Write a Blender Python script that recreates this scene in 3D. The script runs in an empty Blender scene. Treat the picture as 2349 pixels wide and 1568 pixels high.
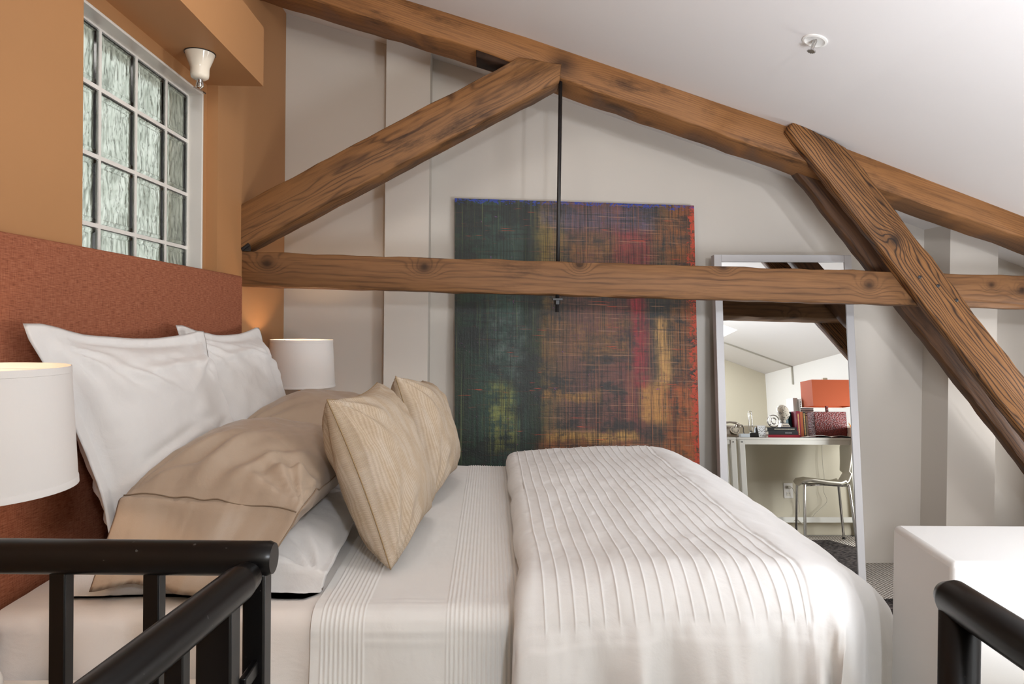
import bpy, bmesh, math, random
from mathutils import Vector, Matrix, noise

scene = bpy.context.scene
COL = scene.collection
PI = math.pi

# ------------------------------------------------------------------ camera
FPX, W, H = 1550.0, 2349.0, 1568.0          # focal length in pixels of a 2349 x 1568 frame
EYE = 1.25
yaw, pitch, roll = math.atan(49.0 / FPX), math.radians(0.35), 0.0105
F0 = Vector((math.sin(yaw), math.cos(yaw), 0)); R0 = Vector((math.cos(yaw), -math.sin(yaw), 0)); Z0 = Vector((0, 0, 1))
FW = F0 * math.cos(pitch) - Z0 * math.sin(pitch); UP = Z0 * math.cos(pitch) + F0 * math.sin(pitch)
RT = R0 * math.cos(roll) + UP * math.sin(roll); UP = UP * math.cos(roll) - R0 * math.sin(roll)
cd = bpy.data.cameras.new('camera'); cam = bpy.data.objects.new('camera', cd); COL.objects.link(cam)
cam.matrix_world = Matrix(((RT.x, UP.x, -FW.x, 0), (RT.y, UP.y, -FW.y, 0), (RT.z, UP.z, -FW.z, EYE), (0, 0, 0, 1)))
cd.sensor_fit = 'HORIZONTAL'; cd.sensor_width = 36.0; cd.lens = FPX / W * 36.0
cd.shift_y = -34.0 / W; cd.clip_start = 0.02
scene.camera = cam

# ------------------------------------------------------------------ world and lights
w = bpy.data.worlds.new('sky'); scene.world = w; w.use_nodes = True
w.node_tree.nodes['Background'].inputs[0].default_value = (0.90, 0.92, 0.88, 1)
w.node_tree.nodes['Background'].inputs[1].default_value = 1.3
vs = scene.view_settings
vs.view_transform = 'Standard'; vs.look = 'None'; vs.gamma = 1.0; vs.use_curve_mapping = False
vs.exposure = -0.02

def light(name, typ, loc, energy, color=(1, 1, 1), target=None, **kw):
    d = bpy.data.lights.new(name, typ); d.energy = energy; d.color = color
    for k, v in kw.items(): setattr(d, k, v)
    o = bpy.data.objects.new(name, d); COL.objects.link(o); o.location = loc
    if target is not None:
        o.rotation_euler = (Vector(target) - Vector(loc)).to_track_quat('-Z', 'Y').to_euler()
    return o
# daylight falling through the roof window over the desk corner
light('skylight_daylight', 'AREA', (1.925, -0.03, 2.10), 40, (0.93, 0.97, 1.02), (2.9, 0.0, 1.0), shape='RECTANGLE', size=0.80, size_y=0.90)
# unseen area light added to brighten the desk front and the wall below it
light('added_side_fill', 'AREA', (3.07, 2.35, 0.62), 40, (0.97, 0.98, 1.0), (1.6, 2.05, 0.5), shape='RECTANGLE', size=1.0, size_y=0.6)
# unseen light sources without fixtures, added to raise the room's brightness
light('added_stair_fill', 'POINT', (0.40, -0.60, 1.80), 52, (0.90, 0.96, 1.07), shadow_soft_size=0.07)  # added fill from behind the camera, mainly for the left of the bed
light('added_ceiling_fill', 'AREA', (1.2, 0.75, 0.95), 27, (0.91, 0.96, 1.05), (1.4, 1.7, 2.0), shape='DISK', size=0.5)  # added fill aimed upward to brighten the right roof slope
light('added_back_wall_spot', 'SPOT', (1.15, -0.62, 1.72), 92, (0.93, 0.96, 1.04), (1.75, 3.5, 1.25), spot_size=math.radians(78), spot_blend=1.0, shadow_soft_size=0.05)  # added spot from behind the camera: lights back wall, gives crisp beam shadows
light('added_back_left_fill', 'AREA', (-0.15, 1.55, 2.44), 6, (1.0, 0.96, 0.92), (-0.55, 3.4, 1.9), shape='DISK', size=0.35)  # added fill above the view for the dim back-left wall
cy = scene.cycles
cy.max_bounces = 8; cy.diffuse_bounces = 4; cy.glossy_bounces = 4; cy.transmission_bounces = 8; cy.caustics_reflective = False; cy.caustics_refractive = False
cy.use_adaptive_sampling = True; cy.adaptive_threshold = 0.05

# ------------------------------------------------------------------ helpers: colour and nodes
def lin(c): return tuple(((v / 255.0) / 12.92 if v / 255.0 <= 0.04045 else ((v / 255.0 + 0.055) / 1.055) ** 2.4) for v in c)
def rgb(*c): return lin(c) + (1.0,)

class NT:
    """tiny wrapper that lets node graphs be written as expressions"""
    def __init__(s, name, rough=0.6, spec=0.4):
        s.m = bpy.data.materials.new(name); s.m.use_nodes = True
        s.t = s.m.node_tree; s.b = s.t.nodes['Principled BSDF']
        s.b.inputs['Roughness'].default_value = rough
        s.b.inputs['Specular IOR Level'].default_value = spec
    def n(s, typ, **kw):
        nd = s.t.nodes.new(typ)
        for k, v in kw.items(): setattr(nd, k, v)
        return nd
    def put(s, sock, v):
        if isinstance(v, bpy.types.NodeSocket): s.t.links.new(v, sock)
        elif v is not None: sock.default_value = v
    def math(s, op, a, b=None, c=None, clamp=False):
        nd = s.n('ShaderNodeMath', operation=op, use_clamp=clamp)
        for i, v in enumerate((a, b, c)):
            if v is not None: s.put(nd.inputs[i], v)
        return nd.outputs[0]
    def add(s, a, b): return s.math('ADD', a, b)
    def sub(s, a, b): return s.math('SUBTRACT', a, b)
    def mul(s, a, b): return s.math('MULTIPLY', a, b)
    def coord(s, kind='Object'): return s.n('ShaderNodeTexCoord').outputs[kind]
    def scale(s, v, k, loc=(0, 0, 0)):
        nd = s.n('ShaderNodeMapping'); s.put(nd.inputs['Vector'], v)
        nd.inputs['Scale'].default_value = k; nd.inputs['Location'].default_value = loc
        return nd.outputs[0]
    def xyz(s, v):
        nd = s.n('ShaderNodeSeparateXYZ'); s.put(nd.inputs[0], v); return nd.outputs
    def vec(s, x, y, z=0.0):
        nd = s.n('ShaderNodeCombineXYZ'); s.put(nd.inputs[0], x); s.put(nd.inputs[1], y); s.put(nd.inputs[2], z); return nd.outputs[0]
    def noise(s, v, scale=5, detail=3, rough=0.5, dist=0.0):
        nd = s.n('ShaderNodeTexNoise'); s.put(nd.inputs['Vector'], v)
        nd.inputs['Scale'].default_value = scale; nd.inputs['Detail'].default_value = detail
        nd.inputs['Roughness'].default_value = rough; nd.inputs['Distortion'].default_value = dist
        return nd.outputs['Fac']
    def voronoi(s, v, scale=5, out='Distance'):
        nd = s.n('ShaderNodeTexVoronoi'); s.put(nd.inputs['Vector'], v); nd.inputs['Scale'].default_value = scale
        return nd.outputs[out]
    def ramp(s, f, stops):
        nd = s.n('ShaderNodeValToRGB'); s.put(nd.inputs[0], f); cr = nd.color_ramp
        while len(cr.elements) < len(stops): cr.elements.new(0.5)
        for e, (p, c) in zip(cr.elements, stops):
            e.position = p; e.color = c if len(c) == 4 else tuple(c) + (1,)
        return nd.outputs[0]
    def step(s, f, a, b):
        nd = s.n('ShaderNodeMapRange', interpolation_type='SMOOTHSTEP', clamp=True)
        s.put(nd.inputs[0], f); nd.inputs[1].default_value = a; nd.inputs[2].default_value = b
        return nd.outputs[0]
    def mix(s, f, a, b, mode='MIX'):
        nd = s.n('ShaderNodeMix', data_type='RGBA', blend_type=mode)
        s.put(nd.inputs[0], f); s.put(nd.inputs[6], a); s.put(nd.inputs[7], b)
        return nd.outputs[2]
    def color(s, v): s.put(s.b.inputs['Base Color'], v)
    def bump(s, hgt, strength=0.3, dist=0.01):
        nd = s.n('ShaderNodeBump'); s.put(nd.inputs['Height'], hgt)
        nd.inputs['Strength'].default_value = strength; nd.inputs['Distance'].default_value = dist
        s.t.links.new(nd.outputs[0], s.b.inputs['Normal'])

def plain(name, c, rough=0.6, spec=0.4, metal=0.0, nz=0.0, nzs=3.0, bmp=0.0, bmps=300.0, sheen=0.0):
    g = NT(name, rough, spec); g.b.inputs['Metallic'].default_value = metal
    o = g.coord()
    col = rgb(*c)
    if nz:
        f = g.noise(o, nzs, 4)
        lo = tuple(v * (1 - nz) for v in col[:3]) + (1,); hi = tuple(min(1, v * (1 + nz)) for v in col[:3]) + (1,)
        g.color(g.ramp(f, [(0.3, lo), (0.7, hi)]))
    else: g.color(col)
    if bmp: g.bump(g.noise(o, bmps, 3), bmp, 0.002)
    if sheen: g.b.inputs['Sheen Weight'].default_value = sheen
    return g.m

# ------------------------------------------------------------------ helpers: mesh
def tag(o, label=None, cat=None, group=None, kind=None):
    if label: o['label'] = label
    if cat: o['category'] = cat
    if group: o['group'] = group
    if kind: o['kind'] = kind
    return o
def empty(name, loc=(0, 0, 0)):
    o = bpy.data.objects.new(name, None); COL.objects.link(o); o.location = loc; o.empty_display_size = 0.1
    return o
def base_of(o):
    v = Vector(o.location)
    while o.parent is not None: o = o.parent; v = v + o.location
    return v

class MB:
    def __init__(s): s.v = []; s.f = []; s.uv = None
    def add(s, vs, fs):
        b = len(s.v); s.v += [tuple(p) for p in vs]; s.f += [tuple(i + b for i in f) for f in fs]; return s
    def box(s, x0, x1, y0, y1, z0, z1, m=None):
        vs = [(x, y, z) for z in (z0, z1) for y in (y0, y1) for x in (x0, x1)]
        if m is not None: vs = [m @ Vector(p) for p in vs]
        return s.add(vs, [(0, 2, 3, 1), (4, 5, 7, 6), (0, 1, 5, 4), (2, 6, 7, 3), (0, 4, 6, 2), (1, 3, 7, 5)])
    def hexa(s, pts):
        """eight points: four of the lower ring, four of the upper ring, same order"""
        return s.add(pts, [(3, 2, 1, 0), (4, 5, 6, 7)] + [(i, (i + 1) % 4, 4 + (i + 1) % 4, 4 + i) for i in range(4)])
    def prism(s, poly, ax, a, b):
        """polygon given in the two axes other than ax, swept from a to b"""
        def P(p, t): return (t, p[0], p[1]) if ax == 0 else (p[0], t, p[1]) if ax == 1 else (p[0], p[1], t)
        n = len(poly)
        return s.add([P(p, a) for p in poly] + [P(p, b) for p in poly],
                     [tuple(range(n)), tuple(range(2 * n - 1, n - 1, -1))] + [(i, i + n, (i + 1) % n + n, (i + 1) % n) for i in range(n)])
    def lathe(s, prof, c=(0, 0, 0), n=32, m=None, cap=True):
        """profile of (radius, height) turned round the vertical through c"""
        vs = []
        for r, z in prof:
            for k in range(n):
                a = 2 * PI * k / n; p = Vector((r * math.cos(a), r * math.sin(a), z))
                vs.append((m @ p if m is not None else p) + Vector(c))
        fs = [(i * n + k, i * n + (k + 1) % n, (i + 1) * n + (k + 1) % n, (i + 1) * n + k) for i in range(len(prof) - 1) for k in range(n)]
        if cap: fs += [tuple(range(n - 1, -1, -1)), tuple((len(prof) - 1) * n + k for k in range(n))]
        return s.add(vs, fs)
    def tube(s, pts, r, n=12, closed=False, cap=True):
        pts = [Vector(p) for p in pts]; N = len(pts); rr = r if isinstance(r, (list, tuple)) else [r] * N
        tans = []
        for i in range(N):
            a = pts[(i - 1) % N] if (closed or i > 0) else pts[i]; b = pts[(i + 1) % N] if (closed or i < N - 1) else pts[i]
            tans.append((b - a).normalized())
        up = Vector((0, 0, 1)) if abs(tans[0].z) < 0.9 else Vector((1, 0, 0))
        u = tans[0].cross(up).normalized(); vs = []
        for i in range(N):
            u = (u - tans[i] * u.dot(tans[i])).normalized(); v = tans[i].cross(u)
            for k in range(n):
                a = 2 * PI * k / n; vs.append(pts[i] + (u * math.cos(a) + v * math.sin(a)) * rr[i])
        M = N if closed else N - 1
        fs = [(i * n + k, i * n + (k + 1) % n, ((i + 1) % N) * n + (k + 1) % n, ((i + 1) % N) * n + k) for i in range(M) for k in range(n)]
        if cap and not closed: fs += [tuple(range(n - 1, -1, -1)), tuple((N - 1) * n + k for k in range(n))]
        return s.add(vs, fs)
    def ball(s, c, r, n=24, m=12, sx=1, sy=1, sz=1):
        vs = [(c[0], c[1], c[2] - r * sz)]
        for i in range(1, m):
            a = PI * i / m
            for k in range(n):
                b = 2 * PI * k / n
                vs.append((c[0] + r * sx * math.sin(a) * math.cos(b), c[1] + r * sy * math.sin(a) * math.sin(b), c[2] - r * sz * math.cos(a)))
        vs.append((c[0], c[1], c[2] + r * sz))
        fs = [(0, 1 + (k + 1) % n, 1 + k) for k in range(n)]
        fs += [(1 + i * n + k, 1 + i * n + (k + 1) % n, 1 + (i + 1) * n + (k + 1) % n, 1 + (i + 1) * n + k) for i in range(m - 2) for k in range(n)]
        t = len(vs) - 1; fs += [(1 + (m - 2) * n + k, 1 + (m - 2) * n + (k + 1) % n, t) for k in range(n)]
        return s.add(vs, fs)
    def grid(s, fn, nu, nv):
        vs = [fn(i / nu, j / nv) for j in range(nv + 1) for i in range(nu + 1)]
        return s.add(vs, [(j * (nu + 1) + i, j * (nu + 1) + i + 1, (j + 1) * (nu + 1) + i + 1, (j + 1) * (nu + 1) + i) for j in range(nv) for i in range(nu)])
    def obj(s, name, mat, parent=None, bevel=0.0, smooth=False, segs=2, auto=None, fix=True):
        me = bpy.data.meshes.new(name); o = bpy.data.objects.new(name, me); COL.objects.link(o)
        off = base_of(parent) if parent is not None else Vector((0, 0, 0))
        me.from_pydata([(p[0] - off.x, p[1] - off.y, p[2] - off.z) for p in s.v], [], s.f)
        if s.uv is not None:
            uvl = me.uv_layers.new(name='uv')
            for lp in me.loops: uvl.data[lp.index].uv = s.uv[lp.vertex_index]
        if fix:
            bm = bmesh.new(); bm.from_mesh(me); bmesh.ops.recalc_face_normals(bm, faces=bm.faces[:]); bm.to_mesh(me); bm.free()
        me.materials.append(mat)
        if parent is not None: o.parent = parent
        if bevel:
            b = o.modifiers.new('bevel', 'BEVEL'); b.width = bevel; b.segments = segs; b.limit_method = 'ANGLE'; b.angle_limit = math.radians(40)
        if smooth: me.polygons.foreach_set('use_smooth', [True] * len(me.polygons))
        elif auto or bevel:
            me.polygons.foreach_set('use_smooth', [True] * len(me.polygons)); me.set_sharp_from_angle(angle=math.radians(auto or 35))
        return o
def nz(x, y, z=0.0): return noise.noise(Vector((x, y, z)))
def fbm(x, y, z=0.0, o=4): return noise.fractal(Vector((x, y, z)), 1.0, 2.0, o)
def sstep(x, a, b):
    t = max(0.0, min(1.0, (x - a) / (b - a))); return t * t * (3 - 2 * t)
def lerp(a, b, t): return a + (b - a) * t
def copy_tree(o, parent=None, off=None):
    c = o.copy(); COL.objects.link(c); c.parent = parent
    if off is not None: c.location = Vector(o.location) + Vector(off)
    for ch in o.children: copy_tree(ch, c)
    return c
# ------------------------------------------------------------------ materials of the setting
def wood(name, base, dark, freq=34.0, knots=(), warp=1.6, stain=0.5, rough=0.62, contrast=0.75, fibre=0.5, bmp=0.35, seed=0.0, mask=(0.32, 0.6)):
    g = NT(name, rough, 0.3)
    x, y, z = g.xyz(g.coord())
    ac = g.add(z, g.mul(y, 0.63)); xs = g.add(x, seed)
    wv = g.vec(g.mul(xs, 1.3), g.mul(ac, 7.0), seed)
    gr = g.add(g.mul(ac, freq), g.mul(g.noise(wv, 1.0, 3, 0.55), warp * 4.0))
    core = None; ringsum = None
    for (kx, kz, kr) in knots:
        dx = g.mul(g.sub(x, kx), 1.0 / (kr * 1.25)); dz = g.mul(g.sub(ac, kz), 1.0 / kr)
        d2 = g.add(g.mul(dx, dx), g.mul(dz, dz))
        near = g.math('EXPONENT', g.mul(d2, -0.30))
        gr = g.add(gr, g.mul(near, 3.6))
        c = g.math('EXPONENT', g.mul(d2, -1.1))
        core = c if core is None else g.math('MAXIMUM', core, c)
    sn = g.math('SINE', g.mul(gr, 2 * PI))
    lines = g.mul(g.math('POWER', g.add(g.mul(sn, 0.5), 0.5), 4.0), g.step(g.noise(g.vec(g.mul(xs, 2.6), g.mul(ac, 16.0), seed + 5), 1.0, 2), mask[0], mask[1]))
    fib = g.noise(g.vec(g.mul(xs, 6.0), g.mul(ac, 260.0), y), 1.0, 3, 0.6)
    fib2 = g.noise(g.vec(g.mul(xs, 3.0), g.mul(ac, 60.0), seed), 1.0, 3, 0.6)
    blot = g.noise(g.vec(g.mul(xs, 2.2), g.mul(ac, 9.0), seed + 3), 1.0, 5, 0.62)
    B, D = rgb(*base), rgb(*dark)
    H = tuple(min(1, v * 1.18) for v in B[:3]) + (1,)
    c = g.mix(g.step(blot, 0.35, 0.68), B, H)
    c = g.mix(g.mul(g.step(fib2, 0.45, 0.75), fibre), c, D)
    c = g.mix(g.mul(lines, contrast), c, D)
    c = g.mix(g.mul(g.step(fib, 0.5, 0.8), 0.45), c, D)
    dk = tuple(v * 0.35 for v in D[:3]) + (1,)
    c = g.mix(g.mul(g.step(g.noise(g.vec(g.mul(xs, 1.7), g.mul(ac, 6.0), seed + 9), 1.0, 6, 0.7), 0.52, 0.70), stain), c, dk)
    if core is not None:
        c = g.mix(g.mul(core, 0.85), c, dk)
    g.color(c)
    g.bump(g.add(g.mul(fib, 0.5), g.mul(fib2, 0.8)), bmp, 0.004)
    return g.m

M = {}
M['brown'] = plain('tan_wall_paint', (176, 129, 86), 0.55, 0.3, nz=0.03, nzs=2.0, bmp=0.05, bmps=180)
M['grey'] = plain('pale_grey_wall_paint', (206, 199, 189), 0.6, 0.3, nz=0.015, nzs=2.0, bmp=0.04, bmps=180)
M['ceil'] = plain('white_ceiling_paint', (222, 218, 215), 0.65, 0.3, nz=0.015, nzs=1.5, bmp=0.05, bmps=140)
M['white_wall'] = plain('white_wall_paint', (232, 230, 226), 0.6, 0.3, bmp=0.04, bmps=160)
M['beige_wall'] = plain('beige_wall_paint', (206, 198, 178), 0.6, 0.3, bmp=0.04, bmps=160)
M['white_trim'] = plain('white_gloss_trim', (226, 221, 212), 0.35, 0.5)
M['cap'] = plain('white_parapet_paint', (204, 202, 198), 0.5, 0.4, bmp=0.05, bmps=120)

g = NT('woven_loop_carpet', 0.95, 0.1)
x, y, z = g.xyz(g.coord())
a = g.add(g.mul(x, 1.0), g.mul(y, 0.75)); b = g.sub(g.mul(y, 1.0), g.mul(x, 0.75))
wv = g.add(g.math('ABSOLUTE', g.math('SINE', g.mul(a, 150.0))), g.mul(g.math('SINE', g.mul(b, 420.0)), 0.25))
loop = g.mul(g.add(wv, g.mul(g.noise(g.coord(), 160, 3), 0.6)), 0.6)
g.color(g.ramp(loop, [(0.10, rgb(92, 84, 78)), (0.42, rgb(178, 170, 160)), (0.9, rgb(214, 208, 200))]))
g.bump(loop, 0.9, 0.012); M['carpet'] = g.m

def struct(name, mb, mat, bevel=0.0, parent=None):
    o = mb.obj(name, mat, parent, bevel=bevel)
    if parent is None: o['kind'] = 'structure'
    return o

# ------------------------------------------------------------------ room shell
XL, XR, YB, YN = -1.064, 3.09, 3.51, -0.86
struct('floor', MB().box(-1.4, 3.3, YN - 0.2, YB + 0.2, -0.12, 0.0), M['carpet'])

# roof slope with the opening of the roof window
CX = [-1.45, -0.38, 0.1366, 1.3143, 1.525, 2.325, 2.3537, 3.35]
def ceil_z(X):
    pts = [(-3, 2.63 + 0.2833 * 2.62), (-0.38, 2.63), (0.1366, 2.4834), (1.3143, 2.1122), (2.3537, 1.7435), (6, 1.7435 - 0.3547 * 3.6463)]
    for (x0, z0), (x1, z1) in zip(pts, pts[1:]):
        if x0 <= X <= x1: return z0 + (z1 - z0) * (X - x0) / (x1 - x0)
CY = [YN - 0.2, -0.48, 0.42, YB + 0.2]
mb = MB()
for i in range(len(CX) - 1):
    for j in range(3):
        if j == 1 and i == 4: continue
        x0, x1, y0, y1 = CX[i], CX[i + 1], CY[j], CY[j + 1]; a0, a1 = ceil_z(x0), ceil_z(x1)
        mb.add([(x0, y0, a0), (x1, y0, a1), (x1, y1, a1), (x0, y1, a0)], [(3, 2, 1, 0)])
        mb.add([(x0, y0, a0 + 0.2), (x1, y0, a1 + 0.2), (x1, y1, a1 + 0.2), (x0, y1, a0 + 0.2)], [(0, 1, 2, 3)])
x0, x1, y0, y1 = 1.525, 2.325, -0.48, 0.42; a0, a1 = ceil_z(x0), ceil_z(x1)
for (p, q) in (((x0, y0, a0), (x1, y0, a1)), ((x1, y0, a1), (x1, y1, a1)), ((x1, y1, a1), (x0, y1, a0)), ((x0, y1, a0), (x0, y0, a0))):
    mb.add([p, q, (q[0], q[1], q[2] + 0.2), (p[0], p[1], p[2] + 0.2)], [(0, 1, 2, 3)])
co = mb.obj('ceiling', M['ceil'], fix=False); co['kind'] = 'structure'
# surface-mounted conduit on the roof slope, running down the side wall
mb = MB()
mb.hexa([(2.34, -0.165, ceil_z(2.34) - 0.012), (3.08, -0.165, ceil_z(3.08) - 0.012), (3.08, -0.145, ceil_z(3.08) - 0.012), (2.34, -0.145, ceil_z(2.34) - 0.012),
         (2.34, -0.165, ceil_z(2.34)), (3.08, -0.165, ceil_z(3.08)), (3.08, -0.145, ceil_z(3.08)), (2.34, -0.145, ceil_z(2.34))])
mb.box(3.075, 3.09, -0.165, -0.145, 1.30, ceil_z(3.08))
struct('trim_1', mb, plain('grey_conduit', (176, 172, 160), 0.5))

# left wall: two tan piers with a shallow niche, the window opening in the niche
ZT = 3.0
mb = MB()
mb.box(-1.25, XL, YN - 0.2, 1.793, 0, ZT)
mb.box(-1.25, XL, 2.657, YB + 0.2, 0, ZT)
mb.box(-1.25, -1.107, 1.793, 2.657, 0, 1.28)
mb.box(-1.25, -1.107, 1.793, 2.657, 2.112, ZT)
mb.box(-1.25, -1.107, 1.793, 1.822, 1.28, 2.112)
mb.box(-1.25, -1.107, 2.622, 2.657, 1.28, 2.112)
struct('wall_left', mb, M['brown'])
# boxed soffit over the niche
so = struct('trim_2', MB().box(-1.107, -0.892, YN, 2.66, 2.158, 2.386), M['brown'])

# back wall with its two boxed columns
mb = MB().box(-1.4, 3.3, YB, YB + 0.2, 0, ZT)
struct('wall_back', mb, M['grey'])
struct('wall_column', MB().box(-0.532, -0.3134, 3.388, YB, 0, 2.75), M['grey'])
struct('wall_column', MB().box(2.2894, 2.535, 3.3055, YB, 0, 1.85), M['grey'])
struct('wall_right', MB().box(XR, XR + 0.2, YN - 0.2, YB + 0.2, 0, 1.75), M['white_wall'])
struct('wall_front', MB().box(-1.4, 3.3, YN - 0.2, YN, 0, ZT), M['beige_wall'])

# low parapet beside the stairs (the desk backs onto it)
mb = MB()
hw = [(0.838, 1.190), (3.09, 1.150), (3.09, 1.400), (0.868, 1.425)]
mb.hexa([(x, y, 0) for x, y in hw] + [(x, y, 0.826) for x, y in hw])
o = mb.obj('wall_stair', M['cap'], bevel=0.012, segs=3); o['kind'] = 'structure'
o.data.materials.append(M['beige_wall'])          # beige paint on the desk side
for p in o.data.polygons:
    if p.normal.y > 0.9: p.material_index = 1

# baseboards
def bb(name, x0, x1, y0, y1): struct(name, MB().box(x0, x1, y0, y1, 0, 0.09), M['white_trim'], 0.004)
bb('baseboard_front', -1.06, 3.09, YN, YN + 0.014)

# ------------------------------------------------------------------ glass-block window
win = empty('window_1', (-1.16, 2.24, 1.28)); win['kind'] = 'structure'
mb = MB()      # white reveal: jambs and head
mb.box(-1.245, -1.104, 2.612, 2.6225, 1.28, 2.112); mb.box(-1.245, -1.104, 1.8215, 1.834, 1.28, 2.112)
mb.box(-1.245, -1.104, 1.834, 2.612, 2.104, 2.1125); mb.box(-1.245, -1.104, 1.834, 2.612, 1.2795, 1.30)
mb.obj('window_frame', M['white_trim'], win, bevel=0.002)
yj = [1.834, 2.032, 2.235, 2.438, 2.612]; zj = [1.30, 1.522, 1.7235, 1.9255, 2.104]
mb = MB(); jw = 0.0062
for yy in yj: mb.box(-1.182, -1.156, yy - jw, yy + jw, 1.30, 2.104)
for k in range(len(zj)):
    for i in range(4): mb.box(-1.182, -1.156, yj[i] + jw, yj[i + 1] - jw, zj[k] - jw, zj[k] + jw)
mb.obj('mortar_grid', plain('white_mortar', (228, 224, 216), 0.8, 0.2, bmp=0.2, bmps=200), win)

g = NT('wavy_pressed_glass', 0.3, 0.5)
x, y, z = g.xyz(g.coord())
nzv = g.noise(g.vec(g.mul(x, 2.0), g.mul(y, 30.0), g.mul(z, 11.0)), 1.0, 2.0, 0.5, 1.6)
g.b.inputs['Transmission Weight'].default_value = 1.0; g.b.inputs['IOR'].default_value = 1.05
g.color(g.ramp(nzv, [(0.28, rgb(140, 146, 138)), (0.46, rgb(204, 212, 203)), (0.62, rgb(232, 238, 231))]))
g.b.inputs['Coat Weight'].default_value = 0.7; g.b.inputs['Coat Roughness'].default_value = 0.08
g.bump(nzv, 0.7, 0.02); M['glass'] = g.m
def block(y0, y1, z0, z1):
    """hollow pressed block: a pane bevelled towards the joints, front and back"""
    m = MB(); d = 0.011
    ring = lambda xx, q: [(xx, y0 + q, z0 + q), (xx, y1 - q, z0 + q), (xx, y1 - q, z1 - q), (xx, y0 + q, z1 - q)]
    r = [ring(-1.166, 0), ring(-1.157, 0.004), ring(-1.157, 0.013), ring(-1.162, 0.018)]
    rb = [ring(-1.172, 0), ring(-1.181, 0.004), ring(-1.181, 0.013), ring(-1.176, 0.018)]
    vs = [p for q in r for p in q] + [p for q in rb for p in q]; fs = []
    for base in (0, 16):
        for k in range(3):
            for i in range(4):
                a, b = base + 4 * k + i, base + 4 * k + (i + 1) % 4
                fs.append((a, b, b + 4, a + 4))
        fs.append(tuple(base + 12 + i for i in range(4)))
    for i in range(4): fs.append((i, (i + 1) % 4, 16 + (i + 1) % 4, 16 + i))
    m.add(vs, fs); return m
for k in range(4):
    for i in range(4):
        block(yj[i] + jw, yj[i + 1] - jw, zj[k] + jw, zj[k + 1] - jw).obj('glass_block', M['glass'], win)
# ------------------------------------------------------------------ roof truss of old timber
truss = empty('roof_truss', (1.0, 2.92, 0.0))
tag(truss, 'dark stained timber roof truss with tie beam, rafter, strut and iron rod', 'roof truss')
def timber(name, poly, y0, y1, mat, jit=0.0035, seg=0.06, seed=0, parent=truss, ang=None):
    """polygon in the wall plane (x, z) swept from y0 to y1, local X along the timber; worn edges"""
    a, b = Vector(poly[0]), Vector(poly[1]); ang = math.atan2(b.y - a.y, b.x - a.x) if ang is None else ang
    pts = []
    n = len(poly)
    for i in range(n):
        p, q = Vector(poly[i]), Vector(poly[(i + 1) % n]); L = (q - p).length; k = max(1, int(L / seg))
        for j in range(k): pts.append(p.lerp(q, j / k))
    ca, sa = math.cos(-ang), math.sin(-ang)
    loc = [((p.x - a.x) * ca - (p.y - a.y) * sa, (p.x - a.x) * sa + (p.y - a.y) * ca) for p in pts]
    def ring(y, ins, sd):
        out = []; m = len(loc)
        for i, (x, z) in enumerate(loc):
            (x0, z0), (x1, z1) = loc[i - 1], loc[(i + 1) % m]
            tx, tz = x1 - x0, z1 - z0; l = math.hypot(tx, tz) or 1
            j = nz(x * 9 + sd, z * 9, sd) * jit * 2 - ins
            out.append((x + tz / l * j, y, z - tx / l * j))
        return out
    # outline runs clockwise or anticlockwise: make the inset shrink it
    area = sum(loc[i - 1][0] * loc[i][1] - loc[i][0] * loc[i - 1][1] for i in range(len(loc)))
    sg = 1 if area > 0 else -1
    e = 0.005
    t = y1 - y0; rings = [ring(0, sg * e, seed), ring(e, 0, seed + 1), ring(t - e, 0, seed + 2), ring(t, sg * e, seed + 3)]
    m = len(loc); vs = [p for r in rings for p in r]
    fs = [tuple(range(m)), tuple(range(4 * m - 1, 3 * m - 1, -1))]
    for k in range(3): fs += [(k * m + i, (k + 1) * m + i, (k + 1) * m + (i + 1) % m, k * m + (i + 1) % m) for i in range(m)]
    me = bpy.data.meshes.new(name); me.from_pydata(vs, [], fs)
    bm = bmesh.new(); bm.from_mesh(me); bmesh.ops.recalc_face_normals(bm, faces=bm.faces[:]); bm.to_mesh(me); bm.free()
    me.polygons.foreach_set('use_smooth', [True] * len(me.polygons)); me.set_sharp_from_angle(angle=math.radians(50))
    me.materials.append(mat)
    o = bpy.data.objects.new(name, me); COL.objects.link(o); o.parent = parent
    o.location = Vector((a.x, y0, a.y)) - Vector((base_of(parent).x, base_of(parent).y, 0)); o.rotation_euler = (0, -ang, 0)
    return o
TY0, TY1 = 2.92, 3.06
tz = lambda X: 1.5421 - 0.01718 * (X + 1.0639)
bz = lambda X: 1.3971 - 0.01717 * (X + 1.0535)
# knot positions: along the beam from its left end, height above its lower edge
kn = [(0.16, 0.098, 0.026), (0.83, 0.10, 0.024), (1.50, 0.132, 0.02), (2.13, 0.145, 0.02), (2.78, 0.082, 0.022), (2.98, 0.018, 0.018), (3.33, 0.10, 0.015), (3.47, 0.08, 0.018)]
timber('tie_beam', [(-1.12, bz(-1.12)), (3.09, bz(3.09)), (3.09, tz(3.09)), (-1.12, tz(-1.12))], TY0, TY1,
       wood('tie_beam_wood', (122, 86, 54), (62, 39, 23), 36, kn, 0.9, 0.55, contrast=0.55, fibre=0.4, seed=1.0), seed=3)
timber('rafter', [(-1.10, 2.712), (-0.0601, 2.4226), (0.508, 2.2379), (2.3552, 1.6491), (3.09, 1.40), (3.09, 1.51), (2.3537, 1.7635), (1.3143, 2.1322), (0.1366, 2.5034), (-0.38, 2.65), (-1.10, 2.86)],
       TY0, TY1 + 0.06, wood('rafter_wood', (138, 95, 56), (72, 45, 25), 110, [(1.44, 0.10, 0.05)], 0.6, 0.8, contrast=0.4, fibre=0.5, seed=5.0), seed=8, ang=math.atan2(1.6491 - 2.4226, 2.4153))
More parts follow.
